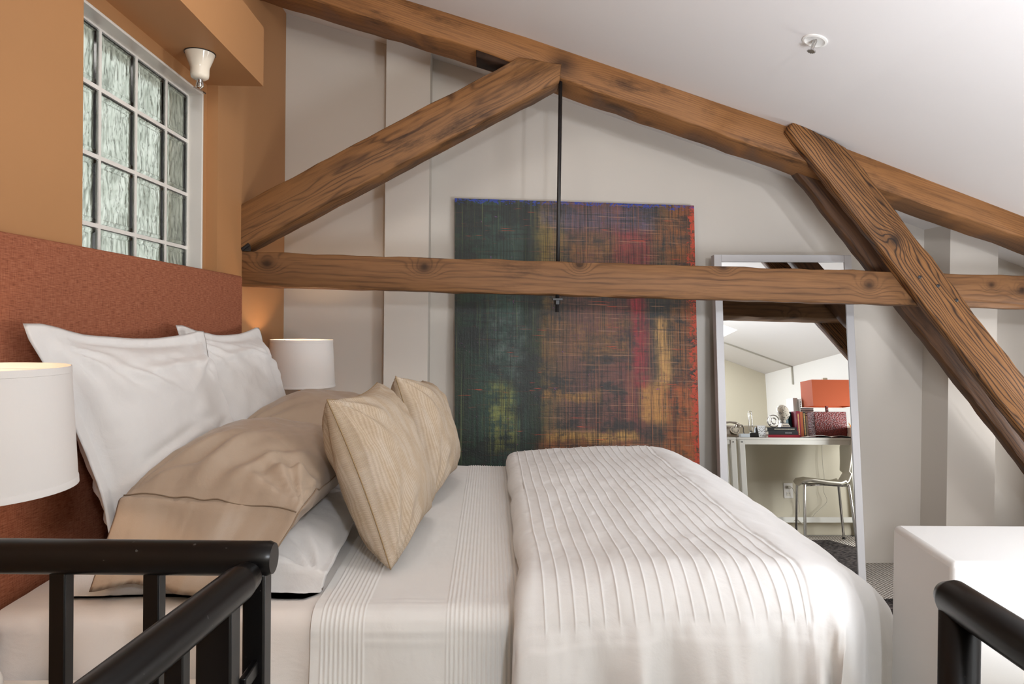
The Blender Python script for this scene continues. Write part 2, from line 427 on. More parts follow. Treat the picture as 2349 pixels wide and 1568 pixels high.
timber('strut', [(-1.12, 1.521), (0.2876, 2.298), (0.2944, 2.368), (0.1093, 2.392), (-1.12, 1.712)], TY0 - 0.012, TY1,
       wood('strut_wood', (126, 88, 53), (50, 31, 19), 34, [], 2.6, 0.85, contrast=0.65, fibre=0.5, seed=2.3), seed=14)
# pair of planks clasping beam and rafter
gs = wood('brace_wood_front', (134, 92, 53), (40, 24, 14), 78, [(2.03, -0.07, 0.030), (0.6, -0.06, 0.03)], 2.6, 0.45, contrast=0.95, fibre=0.6, bmp=0.7, seed=7.7, mask=(0.15, 0.4))
timber('brace', [(2.965, 0.006), (1.2684, 2.0904), (1.2684 + 0.02, 2.128), (1.5199, 2.022), (3.09, 0.088), (3.09, 0.006)], 2.862, 2.918, gs, seed=21, jit=0.005)
gs2 = wood('brace_wood_rear', (92, 62, 38), (42, 27, 17), 58, [], 2.0, 0.5, contrast=0.6, seed=9.1)
timber('brace', [(2.985, 0.006), (1.2684, 2.112), (1.46, 2.03), (3.09, 0.10), (3.09, 0.006)], 3.062, 3.125, gs2, seed=25, jit=0.005)
M['char'] = plain('charred_timber', (48, 32, 22), 0.8, 0.2, nz=0.4, nzs=20)
timber('packing_strip', [(-0.075, 2.400), (0.13, 2.342), (0.13, 2.372), (-0.075, 2.434)], TY0 + 0.01, TY1, M['char'], seed=31)
M['iron'] = plain('black_iron', (30, 28, 28), 0.45, 0.5, nz=0.3, nzs=60)
mb = MB().tube([(0.2945, 2.955, 2.31), (0.2908, 2.955, 1.30)], 0.0085, 16)
rod = mb.obj('tie_rod', M['iron'], truss, smooth=True)
mb = MB().box(0.270, 0.312, 2.935, 2.975, 1.352, 1.360); mb.obj('washer_plate', M['iron'], rod)
mb = MB().lathe([(0.012, 1.332), (0.014, 1.334), (0.014, 1.351), (0.012, 1.352)], (0.2911, 2.955, 0), 6); mb.obj('nut', M['iron'], rod)
mb = MB().box(-1.062, -1.03, 2.915, 2.93, 1.545, 1.565); mb.tube([(-1.06, 2.913, 1.552), (-1.03, 2.913, 1.575)], 0.008, 8)
mb.obj('iron_strap', M['iron'], truss)
for (bx_, bz_) in ((1.849, 1.467), (1.930, 1.430), (2.013, 1.369)):
    m_ = Matrix.Rotation(PI / 2, 4, 'X')
    MB().lathe([(0.0075, 0), (0.0075, 0.004), (0.004, 0.006)], (bx_, 2.863, bz_), 10, m_).obj('bolt', M['iron'], truss, auto=40)
# ------------------------------------------------------------------ textiles
def cloth(name, c, rough=0.85, weave=700.0, wr=0.25, wscale=9.0, sheen=0.25, wd=0.012, aniso=None):
    g = NT(name, rough, 0.25); o = g.coord()
    col = rgb(*c); d = tuple(v * 0.93 for v in col[:3]) + (1,)
    n1 = g.noise(o, wscale, 4, 0.55, 0.6)
    g.color(g.mix(g.noise(o, 3.0, 3), d, col))
    fine = g.noise(o, weave, 2)
    h = g.add(g.mul(n1, 1.0), g.mul(fine, 0.04))
    g.bump(h, wr, wd); g.b.inputs['Sheen Weight'].default_value = sheen
    return g.m
M['cotton'] = cloth('white_cotton', (220, 217, 214), 0.8, wr=0.35, wscale=11)
M['sateen'] = cloth('taupe_sateen', (172, 152, 132), 0.42, wr=0.35, wscale=7, sheen=0.1)
M['sheet'] = cloth('ivory_sheet', (230, 223, 216), 0.75, wr=0.4, wscale=7)
M['coverlet'] = cloth('white_ribbed_cotton', (228, 226, 222), 0.85, wr=0.12, wscale=14)
M['duvet'] = cloth('white_duvet_cotton', (220, 218, 215), 0.8, wr=0.25, wscale=10)
g = NT('herringbone_linen', 0.9, 0.15)
u, v, _ = g.xyz(g.coord('UV'))
tri = g.math('PINGPONG', g.mul(u, 0.46), 0.0075)
ln = g.math('SINE', g.mul(g.add(g.mul(v, 0.46), g.mul(tri, 1.0)), 2 * PI / 0.0048))
nn = g.noise(g.vec(g.mul(u, 9.0), g.mul(v, 60.0)), 1.0, 3)
f = g.add(g.add(g.mul(g.add(g.mul(ln, 0.5), 0.5), 0.62), g.mul(nn, 0.30)), g.mul(g.sub(g.mul(tri, 1 / 0.0075), 0.5), 0.30))
warm = g.step(g.noise(g.vec(g.mul(u, 5.0), g.mul(v, 1.2), 0.3), 2.0, 3), 0.40, 0.65)
lo = g.mix(warm, rgb(148, 126, 100), rgb(157, 139, 117)); hi = g.mix(warm, rgb(206, 189, 167), rgb(212, 198, 181))
g.color(g.mix(f, lo, hi)); g.bump(f, 0.5, 0.0015); M['herring'] = g.m
g = NT('rust_linen_upholstery', 0.9, 0.2)
x, y, z = g.xyz(g.coord())
h1 = g.noise(g.vec(x, g.mul(y, 420.0), g.mul(z, 40.0)), 1.0, 2, 0.6); h2 = g.noise(g.vec(x, g.mul(y, 40.0), g.mul(z, 520.0)), 1.0, 2, 0.6)
f = g.add(g.mul(h1, 0.45), g.mul(h2, 0.75))
g.color(g.ramp(f, [(0.42, rgb(118, 66, 46)), (0.58, rgb(146, 88, 63)), (0.78, rgb(164, 106, 80))])); g.bump(f, 0.5, 0.002); M['rust'] = g.m
M['wood_white'] = plain('white_lacquer', (226, 219, 208), 0.4, 0.45)

# ------------------------------------------------------------------ bed frame and mattress
ZM = 0.66
bed = empty('bed', (-0.05, 2.06, 0)); tag(bed, 'double bed with tall rust linen headboard under the glass block window', 'bed')
hb = MB().box(-1.062, -1.0, 1.335, 2.76, 0.05, 1.428)
hb.obj('headboard', M['rust'], bed, bevel=0.012, segs=3)
MB().box(-0.99, 0.78, 1.42, 2.72, 0.12, 0.34).obj('box_base', cloth('grey_base_cloth', (150, 140, 130)), bed, bevel=0.02)
for fx in (-0.93, 0.72):
    for fy in (1.47, 2.67): MB().lathe([(0.022, 0), (0.028, 0.12)], (fx, fy, 0), 16).obj('foot', M['iron'], bed, auto=40)
mo = MB().box(-0.992, 0.79, 1.395, 2.735, 0.345, ZM - 0.004).obj('mattress', M['sheet'], bevel=0.035, segs=4)
tag(mo, 'thick mattress lying on the bed base under the covers', 'mattress')

# cloth lying on the mattress and falling over its sides
def drape(x0, x1, y0, y1, top, r, dn, df, fx, nu_x, nt, foldA=0.012, foldk=0.17, seed=0.0, ripple=None, foot=0.0):
    """x0..x1 across the bed top, near drop dn, far drop df; ripple(x, t) adds height along the normal"""
    T0, T1 = y0 - dn, y1 + df
    def pt(a, b):
        x = fx(a); t = T0 + (T1 - T0) * b
        ey = (y0 - t) if t < y0 else (t - y1 if t > y1 else 0.0); sg = -1 if t < y0 else 1
        yc = min(max(t, y0), y1); n = Vector((0, 0, 1)); z = top; y = yc
        if ey > 0:
            al = min(ey / r, PI / 2); y = yc + sg * r * math.sin(al); z = top - r * (1 - math.cos(al)) - max(0, ey - r * PI / 2)
            n = Vector((0, sg * math.sin(al), math.cos(al)))
            k = sstep(ey, 0.03, 0.30)
            y += sg * k * (foldA * (math.sin(2 * PI * x / foldk + 2.5 * nz(x * 3, seed) + seed) + 0.7 * nz(x * 11, ey * 2.5, seed) + 0.6) + 0.02 * k)
        h = 0.0035 * fbm(x * 4 + seed, t * 4, seed) + 0.0016 * fbm(x * 14, t * 9 + seed, 2.0)
        if ripple: h += ripple(x, t)
        return (x + n.x * h, y + n.y * h, z + n.z * h)
    return MB().grid(pt, nu_x, nt)
so_ = drape(-0.985, -0.30, 1.40, 2.73, ZM + 0.002, 0.035, 0.46, 0.3, lambda a: lerp(-0.985, -0.30, a), 90, 110, 0.017, 0.16, 1.0)
o = so_.obj('bed_sheet', M['sheet'], smooth=True, fix=False); tag(o, 'ivory bed sheet under the pillows hanging over the mattress side', 'sheet')
# raised hem strip of the hanging sheet corner
mb = MB().grid(lambda a, b: (-0.985 + 0.028 * a + 0.012 * b, 1.345 - 0.010 * b - 0.006 * math.sin(b * 5), 0.655 - 0.43 * b), 4, 20)
mb.obj('hem', M['sheet'], o, smooth=True, fix=False)

def ribs(x, t):
    def comb(v, p): return 0.5 + 0.5 * math.cos(2 * PI * v / p)
    h = 0.0
    for a, b in ((-0.335, -0.245), (-0.085, 0.12)):
        h = max(h, sstep(x, a, a + 0.004) * (1 - sstep(x, b - 0.004, b)) * comb(x, 0.0092))
    for a, b in ((1.30, 1.42), (2.5, 2.62)):
        w_ = sstep(t, a, a + 0.004) * (1 - sstep(t, b - 0.004, b))
        if x < 0.12: h = max(h, w_ * 0.6 * comb(t, 0.0095))
    return 0.0026 * h
o = drape(-0.352, 0.70, 1.395, 2.738, ZM + 0.008, 0.04, 0.46, 0.34, lambda a: lerp(-0.352, 0.14, a / 0.92) if a < 0.92 else lerp(0.14, 0.70, (a - 0.92) / 0.08), 340, 330, 0.010, 0.26, 4.0, ribs).obj('coverlet', M['coverlet'], smooth=True, fix=False)
tag(o, 'white cotton coverlet with ribbed bands spread across the bed', 'blanket')

# ------------------------------------------------------------------ duvet folded over the foot half
DX0, DX1, DY0, DY1 = 0.105, 0.66, 1.40, 2.66
SEAM = DY0 - 0.145
PT = [DX0 + 0.005 + 0.0285 * i for i in range(19)]
def duvet(s, t):
    rl = 0.040
    top = ZM + 0.085 + 0.018 * math.sin(PI * min(1, max(0, (s - DX0) / (DX1 - DX0 + 0.1)))) ** 0.8 + 0.012 * fbm(s * 2.5, t * 2.2, 3.3)
    ex = max(0.0, s - DX1); ey = (DY0 - t) if t < DY0 else (t - DY1 if t > DY1 else 0.0); sg = -1 if t < DY0 else 1
    e = math.hypot(ex, ey); x = min(s, DX1); y = min(max(t, DY0), DY1); z = top
    n = Vector((0, 0, 1)); drop = 0.0
    if e > 0:
        dx, dy = ex / e, sg * ey / e; r = math.sqrt((dx * 0.28) ** 2 + (dy * 0.115) ** 2); al = min(e / r, PI / 2 * 0.97)
        out = r * math.sin(al); drop = r * (1 - math.cos(al)) + max(0, e - r * PI / 2)
        k = sstep(e, 0.10, 0.32)
        per = (x * 1.0 if ey > ex else 0) + (y if ex >= ey else 0) + math.atan2(dy, dx) * 0.16
        fold = 0.034 * math.sin(2 * PI * per / 0.17 + 2.6 * nz(per * 4, 1.0)) + 0.034 * nz(per * 13, drop * 2.5, 5.0) + 0.020 * nz(per * 30, drop * 3, 8.0)
        out += (k * (fold + 0.035) + 0.02 * sstep(e, 0.0, 0.2)) * (1 - 0.6 * dx * dx)
        x += dx * out; y += dy * out; z = top - drop
        n = Vector((dx * math.sin(al), dy * math.sin(al), math.cos(al)))
    if s < DX0:                       # rolled fold edge on the pillow side
        al = min((DX0 - s) / rl, PI); x = DX0 - rl * math.sin(al); x += 0.006 * nz(t * 6, 2.0) - 0.02 * sstep(-t, -1.5, -1.2)
        z -= rl * (1 - math.cos(al)); n = Vector((-math.sin(al), n.y * 0.5, math.cos(al)))
    # stitched tucks with puckered cloth between
    inp = sstep(t, SEAM - 0.005, SEAM + 0.010)
    sw = s; x += inp * 0.004 * nz(t * 5, s * 3, 9.0)
    h = 0.0
    if -0.05 + DX0 < s < PT[-1] + 0.02:
        d = min(abs(sw - p) for p in PT)
        h += inp * 0.0024 * math.exp(-(d / 0.0016) ** 2)
        cell = math.floor((sw - PT[0]) / 0.0285)
        q = min(1, d / 0.009)
        h += inp * q * (0.0013 * nz(sw * 16, t * 70, cell * 7.3) + 0.0013 * nz(sw * 10, t * 34, cell * 3.1))
    edge = (math.exp(-((s - (PT[-1] + 0.014)) / 0.004) ** 2) if t > SEAM else 0) + (math.exp(-((t - (SEAM)) / 0.004) ** 2) if s < PT[-1] + 0.014 else 0)
    h -= 0.003 * edge * (1 if DX0 - 0.02 < s else 0)
    pk = math.exp(-max(0, (SEAM) - t) / 0.05) if t < SEAM else 0
    h += pk * 0.006 * nz(s * 48, t * 8, 4.0)
    h += 0.004 * fbm(s * 5, t * 5, 7.0) + 0.0015 * fbm(s * 22, t * 16, 1.0)
    x += n.x * h; y += n.y * h
    if y < 1.56:                      # rounded corner tucked in beside the parapet end
        lim = 0.83 - 0.80 * (1.44 - y) if y < 1.44 else 0.83 + 2.0 * (y - 1.44); kk = 0.16; hh = max(0.0, kk - abs(x - lim)) / kk
        x = min(x, lim) - hh * hh * kk * 0.25
    return (x, y, max(0.05, z + n.z * h))
ss = sorted(set([round(DX0 - PI * 0.040 + 0.007 * i, 5) for i in range(18)] + [round(p + q, 5) for p in PT for q in (-0.0142, -0.0095, -0.006, -0.0036, -0.0022, -0.0011, 0, 0.0011, 0.0022, 0.0036, 0.006, 0.0095)]
    + [round(PT[-1] + 0.012 + 0.002 * i, 5) for i in range(8)] + [round(PT[-1] + 0.028 + 0.010 * i, 5) for i in range(87)]))
ts = []; t = DY0 - 0.60
while t < DY1 + 0.45:
    ts.append(t); t += 0.0075
mb = MB(); nS, nT = len(ss), len(ts)
mb.v = [duvet(s, t) for t in ts for s in ss]
mb.f = [(j * nS + i, j * nS + i + 1, (j + 1) * nS + i + 1, (j + 1) * nS + i) for j in range(nT - 1) for i in range(nS - 1)]
o = mb.obj('duvet', M['duvet'], smooth=True, fix=False); tag(o, 'puffy white pintucked duvet folded over the foot half of the bed', 'duvet')

# ------------------------------------------------------------------ pillows and cushions
def pillow(name, A, B, C, D, nrm, t, mat, label, cat, group=None, fl=(0, 0, 0, 0), pinch=(0.06, 0.06), wr=1.0, seed=0.0, N=72, warp=None, pw=2.6, ex=0.55, seam=True, ridges=()):
    """corners A(-,-) B(+,-) C(+,+) D(-,+); fl = flange beyond (u-, u+, v-, v+) in half-widths"""
    A, B, C, D = map(Vector, (A, B, C, D)); nrm = Vector(nrm).normalized()
    lu = ((B - A).length + (C - D).length) / 4; lv = ((D - A).length + (C - B).length) / 4
    us = [lerp(-1 - fl[0], 1 + fl[1], i / N) for i in range(N + 1)]; vs_ = [lerp(-1 - fl[2], 1 + fl[3], j / N) for j in range(N + 1)]
    def pt(u, v, side):
        uc, vc = max(-1, min(1, u)), max(-1, min(1, v))
        uu = u * (1 - pinch[0] * (1 - vc * vc) * abs(uc) ** 2); vv = v * (1 - pinch[1] * (1 - uc * uc) * abs(vc) ** 2)
        a, b = (uu + 1) / 2, (vv + 1) / 2
        p = A * (1 - a) * (1 - b) + B * a * (1 - b) + C * a * b + D * (1 - a) * b
        ins = (1 - abs(uc) ** pw) * (1 - abs(vc) ** pw); T = t / 2 * max(0, ins) ** ex
        outer = max(abs(u) - 1, abs(v) - 1)
        h = 0.0
        if outer <= 0:
            du, dv = (1 - abs(u)) * lu, (1 - abs(v)) * lv; de = min(du, dv)
            for cu in (-1, 1):
                for cv in (-1, 1):
                    rx, ry = (cu - u) * lu, (cv - v) * lv; rr = math.hypot(rx, ry); th = math.atan2(abs(ry), abs(rx) + 1e-6)
                    h += 0.007 * math.sin(th * 13 + 3 * nz(rr * 6, cu, cv + seed) + cu + 2 * cv) * math.exp(-((rr - 0.10) / 0.09) ** 2)
            along = u * lu if dv < du else v * lv
            h += 0.0035 * nz(along * 45, de * 6, seed + (1 if dv < du else 7)) * math.exp(-de / 0.05) * sstep(de, 0, 0.01)
            h += 0.010 * fbm(u * lu * 5 + seed, v * lv * 5, seed) * sstep(de, 0, 0.1)
            h += 0.0045 * nz((u * lu + v * lv) * 16 + seed, (u * lu - v * lv) * 4, seed) * sstep(de, 0, 0.08)
            for (ru, rv, ang, ln_, wd, am) in ridges:      # pulled folds: centre, direction, length, width, height
                qx, qy = (u - ru) * lu, (v - rv) * lv
                a1 = qx * math.cos(ang) + qy * math.sin(ang); b1 = -qx * math.sin(ang) + qy * math.cos(ang) + 0.25 * a1 * a1
                h += am * math.exp(-(a1 / ln_) ** 2) * (math.exp(-(b1 / wd) ** 2) - 0.6 * math.exp(-((b1 - 1.6 * wd) / wd) ** 2))
            T = T + 0.0015
        else:
            T = 0.0022 + 0.0009 * nz(u * 9, v * 9, seed)
            if outer < 0.02: T -= 0.0012
        flw = 0.0
        if max(fl) > 0:
            al_ = (u * lu if abs(v) > abs(u) else v * lv)
            flw = sstep(max(abs(u), abs(v)), 0.93, 1.06) * 0.009 * nz(al_ * 9, seed + 3, seed)
            if outer > 0: h += 0.0022 * nz(al_ * 60, outer * 3, seed)
        q = p + nrm * (side * (T + h * wr) + flw)
        if warp: q = warp(q, u, v, side)
        return q
    mb = MB(); idx = {}; mb.uv = []
    for side in (1, -1):
        for j, v in enumerate(vs_):
            for i, u in enumerate(us):
                bd = i in (0, N) or j in (0, N)
                if side == -1 and bd: idx[(i, j, -1)] = idx[(i, j, 1)]; continue
                p = pt(u, v, side if not bd else 0.0); idx[(i, j, side)] = len(mb.v); mb.v.append(tuple(p)); mb.uv.append((u * lu * 2 / 0.46, v * lv * 2 / 0.46))
    for side in (1, -1):
        for j in range(N):
            for i in range(N):
                q = [idx[(i, j, side)], idx[(i + 1, j, side)], idx[(i + 1, j + 1, side)], idx[(i, j + 1, side)]]
                mb.f.append(tuple(q if side == 1 else q[::-1]))
    o = mb.obj(name, mat, smooth=True); tag(o, label, cat, group)
    o['_'] = 0; del o['_']
    return o, pt
def piping(o, pt, mat, pts, r=0.002, name='seam', off=0.0):
    return MB().tube([pt(*p) for p in pts], r, 6).obj(name, mat, o, smooth=True)

# euro shams against the headboard
sh_r = [(0.0, -0.25, 0.35, 0.24, 0.015, 0.014), (-0.25, -0.5, 0.3, 0.20, 0.013, 0.013), (0.1, -0.62, 0.25, 0.2, 0.014, 0.013), (-0.45, -0.1, 0.25, 0.16, 0.012, 0.010), (-0.5, -0.35, 0.3, 0.14, 0.011, 0.010), (-0.5, 0.62, -0.5, 0.12, 0.014, 0.012), (0.2, 0.72, 0.05, 0.2, 0.014, 0.010), (0.55, 0.75, 0.5, 0.12, 0.012, 0.010)]
p1, f1 = pillow('square_pillow', (-0.80, 1.545, 0.668), (-0.75, 2.11, 0.668), (-0.885, 2.09, 1.185), (-0.945, 1.465, 1.205), (0.95, -0.05, 0.30), 0.20, M['cotton'],
    'large white square pillow with flanged corners behind the near lampshade', 'pillow', 'white square pillows against the headboard', (0.14, 0.12, 0.1, 0.12), (0.11, 0.09), 1.0, 2.0, ridges=sh_r)
p2, f2 = pillow('square_pillow', (-0.79, 2.13, 0.668), (-0.76, 2.72, 0.668), (-0.925, 2.715, 1.19), (-0.945, 2.12, 1.20), (0.95, -0.05, 0.30), 0.19, M['cotton'],
    'large white square pillow beside the smaller-looking lamp at the far bed corner', 'pillow', 'white square pillows against the headboard', (0.14, 0.12, 0.1, 0.12), (0.10, 0.10), 1.0, 5.0, ridges=[(0.2, 0.7, -0.4, 0.15, 0.014, 0.012), (0.6, 0.6, -0.7, 0.12, 0.012, 0.011), (-0.3, 0.75, 0.1, 0.15, 0.013, 0.01), (0.1, -0.3, 0.4, 0.2, 0.02, 0.006)])

# sleeping pillows lying flat, white below and taupe on top
def droop(y0, amt, side=-1, pull=0.35, flare=1.0):
    def wf(q, u, v, s_):
        d = (y0 - q.y) if side < 0 else (q.y - y0)
        if d > 0:
            k = sstep(d, 0, 0.03); fz = flare * 0.14 * nz(q.x * 7, 1.0, 5.0)
            yy = y0 + side * d * pull + flare * k * (0.010 * math.sin(q.x * 26 + 1.0) + 0.012 * nz(q.x * 14, d * 6, 2.0)) * (1 - abs(max(-1, min(1, u))) ** 4)
            zz = max(ZM + 0.006, q.z - d * amt * k * (1 + fz) )
            q = Vector((q.x - d * (0.15 + 0.2 * (u + 1)) * flare, yy, zz))
        return q
    return wf
pillow('bed_pillow', (-0.87, 1.47, 0.735), (-0.36, 1.45, 0.700), (-0.37, 2.06, 0.715), (-0.87, 2.06, 0.735), (0, 0, 1), 0.115, M['cotton'],
    'white pillow lying flat below the taupe pillow at the railing side', 'pillow', 'flat white pillows', (0.04, 0.06, 0.42, 0.0), (0.03, 0.04), 1.1, 8.0, warp=droop(1.478, 0.72, -1, 0.30, 0.5))
pillow('bed_pillow', (-0.87, 2.10, 0.735), (-0.37, 2.10, 0.72), (-0.37, 2.70, 0.72), (-0.87, 2.70, 0.735), (0, 0, 1), 0.115, M['cotton'],
    'white pillow lying flat below the taupe pillow next to the back wall', 'pillow', 'flat white pillows', (0.04, 0.04, 0.0, 0.1), (0.03, 0.04), 1.0, 11.0, N=48)
tr = [(-0.1, -0.62, 1.2, 0.11, 0.022, 0.016), (-0.45, -0.6, 1.0, 0.1, 0.02, 0.012), (0.35, -0.72, 0.9, 0.10, 0.018, 0.014), (0.75, -0.7, 0.6, 0.08, 0.016, 0.014), (-0.1, 0.1, 1.4, 0.3, 0.05, 0.006)]
p3, f3 = pillow('bed_pillow', (-0.80, 1.50, 0.862), (-0.405, 1.475, 0.842), (-0.385, 2.11, 0.838), (-0.82, 2.11, 0.895), (0.14, 0, 1), 0.225, M['sateen'],
    'taupe sateen pillow with stitched open hem hanging toward the black railing', 'pillow', 'taupe pillows', (0, 0, 0.52, 0), (0.05, 0.03), 1.1, 14.0, warp=droop(1.492, 1.02, -1, 0.56), N=88, ridges=tr)
MB().tube([f3(u, -1.0, 1) + Vector((0, -0.003, 0.003)) for u in [lerp(-0.98, 0.98, i / 40) for i in range(41)]], 0.0016, 5).obj('hem_stitch', plain('taupe_thread', (128, 108, 88), 0.8), p3, smooth=True)
MB().tube([f3(1.0, v, 1) for v in [lerp(-1.5, 0.98, i / 50) for i in range(51)]], 0.0014, 5).obj('side_seam', plain('taupe_seam', (142, 120, 98), 0.8), p3, smooth=True)
p4, f4 = pillow('bed_pillow', (-0.81, 2.13, 0.89), (-0.385, 2.13, 0.865), (-0.375, 2.70, 0.865), (-0.80, 2.70, 0.90), (0.10, 0, 1), 0.235, M['sateen'],
    'taupe sateen pillow partly hidden behind the two herringbone cushions', 'pillow', 'taupe pillows', (0, 0, 0, 0.1), (0.05, 0.03), 0.9, 17.0)

cn, fcn = pillow('throw_cushion', (-0.222, 1.548, 0.682), (-0.180, 2.02, 0.690), (-0.335, 2.02, 1.070), (-0.383, 1.60, 1.066), (0.915, 0.0, 0.40), 0.185, M['herring'],
    'beige herringbone throw cushion nearest the railing with its lower corner on the coverlet', 'cushion', 'herringbone cushions', (0, 0, 0, 0), (0.10, 0.09), 0.8, 20.0, pw=2.6, ex=0.5)
cf, fcf = pillow('throw_cushion', (-0.185, 2.12, 0.688), (-0.135, 2.53, 0.692), (-0.252, 2.55, 1.03), (-0.300, 2.15, 1.078), (0.93, 0.0, 0.34), 0.17, M['herring'],
    'beige herringbone throw cushion half hidden behind the other, toward the painting', 'cushion', 'herringbone cushions', (0, 0, 0, 0), (0.10, 0.09), 0.8, 23.0, pw=2.6, ex=0.5)
sm = plain('linen_seam', (150, 126, 92), 0.9)
for o, fn in ((cn, fcn), (cf, fcf)):
    pts = [(-1, lerp(-0.99, 0.99, i / 30)) for i in range(31)] + [(lerp(-0.99, 0.99, i / 30), 1) for i in range(31)]
    MB().tube([fn(u, v, 0.0) for u, v in pts], 0.0016, 5).obj('seam', sm, o, smooth=True)
# ------------------------------------------------------------------ abstract painting leaning on the back wall
pc = {'bl': (-0.167, 3.375, 0.012), 'br': (1.0806, 3.377, 0.012), 'tr': (1.0425, 3.462, 1.866), 'tl': (-0.1902, 3.462, 1.884)}
g = NT('abstract_paint', 0.5, 0.4)
u, v0, _ = g.xyz(g.coord('UV'))
v = g.mul(g.sub(v0, 0.28), 1.0 / 0.72)        # the lower quarter hides behind the bed
def N_(su, sv, sc=1.0, det=3, ro=0.6, sd=0.0, di=0.0): return g.noise(g.vec(g.mul(u, su), g.mul(v, sv), sd), sc, det, ro, di)
def win_(s_, a, b, soft): return g.mul(g.step(s_, a - soft, a + soft), g.sub(1.0, g.step(s_, b - soft, b + soft)))
rag = g.sub(N_(22, 22, 1, 4, 0.65, 4.0), 0.5)
uw = g.add(g.add(u, g.mul(g.sub(N_(3, 4, 1, 2, 0.5, 4.0), 0.5), 0.07)), g.mul(rag, 0.035)); vw = g.add(g.add(v, g.mul(g.sub(N_(5, 3, 1, 2, 0.5, 6.0), 0.5), 0.05)), g.mul(rag, 0.05))
vstr = N_(95, 2.4, 1, 4, 0.7, 1.0); vfine = N_(260, 3.0, 1, 3, 0.6, 2.0); hstr = N_(3.0, 95, 1, 4, 0.7, 3.0); hfine = N_(4, 210, 1, 3, 0.6, 5.0)
base = g.ramp(uw, [(0.0, rgb(39, 52, 36)), (0.10, rgb(41, 63, 52)), (0.24, rgb(54, 75, 66)), (0.30, rgb(39, 52, 41)), (0.345, rgb(47, 56, 36)), (0.37, rgb(101, 83, 50)), (0.47, rgb(96, 68, 59)), (0.62, rgb(101, 66, 57)), (0.74, rgb(110, 59, 52)), (0.84, rgb(74, 68, 52)), (0.93, rgb(128, 83, 45)), (1.0, rgb(134, 69, 39))])
c = g.mix(g.mul(g.step(N_(5, 8, 1, 5, 0.7, 11.0), 0.46, 0.58), 0.85), base, rgb(36, 41, 39))
def patch(c, col, a, b, p, q, amt=0.85, soft=0.03, thr=(0.35, 0.6), sd=0.0):
    m_ = g.mul(win_(uw, a, b, soft), win_(vw, p, q, soft)); t_ = g.step(g.add(g.add(g.mul(vstr, 0.45), g.mul(hstr, 0.3)), g.mul(N_(18, 18, 1, 4, 0.65, sd), 0.35)), *thr)
    return g.mix(g.mul(g.mul(m_, t_), amt), c, col)
c = patch(c, rgb(43, 47, 41), 0.55, 0.97, 0.60, 0.73, 0.85, 0.04, (0.40, 0.56), 20.0)
c = patch(c, rgb(134, 114, 56), 0.34, 0.45, 0.76, 0.96, 0.85, 0.03, (0.44, 0.6), 1.0)
c = patch(c, rgb(149, 104, 57), 0.44, 0.72, 0.76, 0.87, 0.8, 0.04, (0.46, 0.62), 2.0)
c = patch(c, rgb(150, 105, 57), 0.36, 0.74, 0.40, 0.56, 0.8, 0.05, (0.48, 0.64), 2.5)
c = patch(c, rgb(176, 129, 66), 0.36, 0.60, 0.235, 0.275, 0.95, 0.014, (0.48, 0.6), 3.0)
c = patch(c, rgb(192, 147, 78), 0.38, 0.76, 0.085, 0.125, 1.0, 0.014, (0.46, 0.58), 4.0)
c = patch(c, rgb(143, 87, 45), 0.34, 0.98, 0.0, 0.09, 0.85, 0.03, (0.44, 0.6), 5.0)
c = patch(c, rgb(194, 149, 86), 0.83, 0.885, 0.30, 0.555, 1.0, 0.02, (0.42, 0.55), 6.0)
c = patch(c, rgb(186, 134, 69), 0.76, 0.87, 0.17, 0.31, 0.95, 0.022, (0.40, 0.56), 7.0)
c = patch(c, rgb(152, 45, 52), 0.735, 0.79, 0.30, 0.66, 0.95, 0.022, (0.44, 0.58), 8.0)
c = patch(c, rgb(147, 54, 56), 0.66, 0.82, 0.76, 0.90, 0.85, 0.03, (0.44, 0.6), 9.0)
c = patch(c, rgb(101, 93, 113), 0.36, 0.84, 0.90, 0.975, 0.7, 0.03, (0.42, 0.6), 10.0)
c = patch(c, rgb(158, 161, 83), 0.13, 0.24, 0.06, 0.30, 0.85, 0.03, (0.50, 0.64), 11.0)
c = patch(c, rgb(131, 147, 138), 0.14, 0.30, 0.33, 0.62, 0.6, 0.05, (0.50, 0.68), 12.0)
c = patch(c, rgb(181, 96, 43), 0.86, 1.0, 0.02, 0.32, 0.9, 0.05, (0.46, 0.62), 13.0)
c = patch(c, rgb(158, 96, 48), 0.82, 1.0, 0.78, 0.93, 0.75, 0.04, (0.48, 0.62), 14.0)
# squeegee drag: dark and pale threads both ways
c = g.mix(g.mul(g.step(vstr, 0.49, 0.62), 0.72), c, rgb(30, 32, 29))
c = g.mix(g.mul(g.step(vfine, 0.51, 0.64), 0.62), c, rgb(27, 29, 25))
c = g.mix(g.mul(g.step(hstr, 0.52, 0.64), 0.62), c, rgb(34, 34, 32))
c = g.mix(g.mul(g.mul(g.step(hfine, 0.58, 0.72), g.step(u, 0.33, 0.5)), 0.6), c, rgb(168, 122, 86))
c = g.mix(g.mul(g.mul(g.step(N_(190, 1.5, 1, 2, 0.5, 21.0), 0.60, 0.72), g.step(u, 0.3, 0.5)), 0.55), c, rgb(161, 101, 66))
c = g.mix(g.mul(g.mul(g.step(N_(170, 2.5, 1, 2, 0.5, 25.0), 0.60, 0.72), g.sub(1.0, g.step(u, 0.28, 0.4))), 0.5), c, rgb(108, 119, 75))
hl = g.sub(1.0, g.step(g.math('PINGPONG', g.add(v, g.mul(N_(2, 3, 1, 2, 0.5, 30.0), 0.03)), 0.024), 0.0, 0.003)); hl = g.mul(hl, g.step(N_(9, 26, 1, 3, 0.6, 31.0), 0.46, 0.6))
c = g.mix(g.mul(hl, g.mix(g.step(u, 0.3, 0.4), rgb(81, 81, 81), rgb(179, 179, 179))), c, g.mix(g.step(u, 0.3, 0.4), rgb(159, 65, 36), rgb(176, 131, 101)))
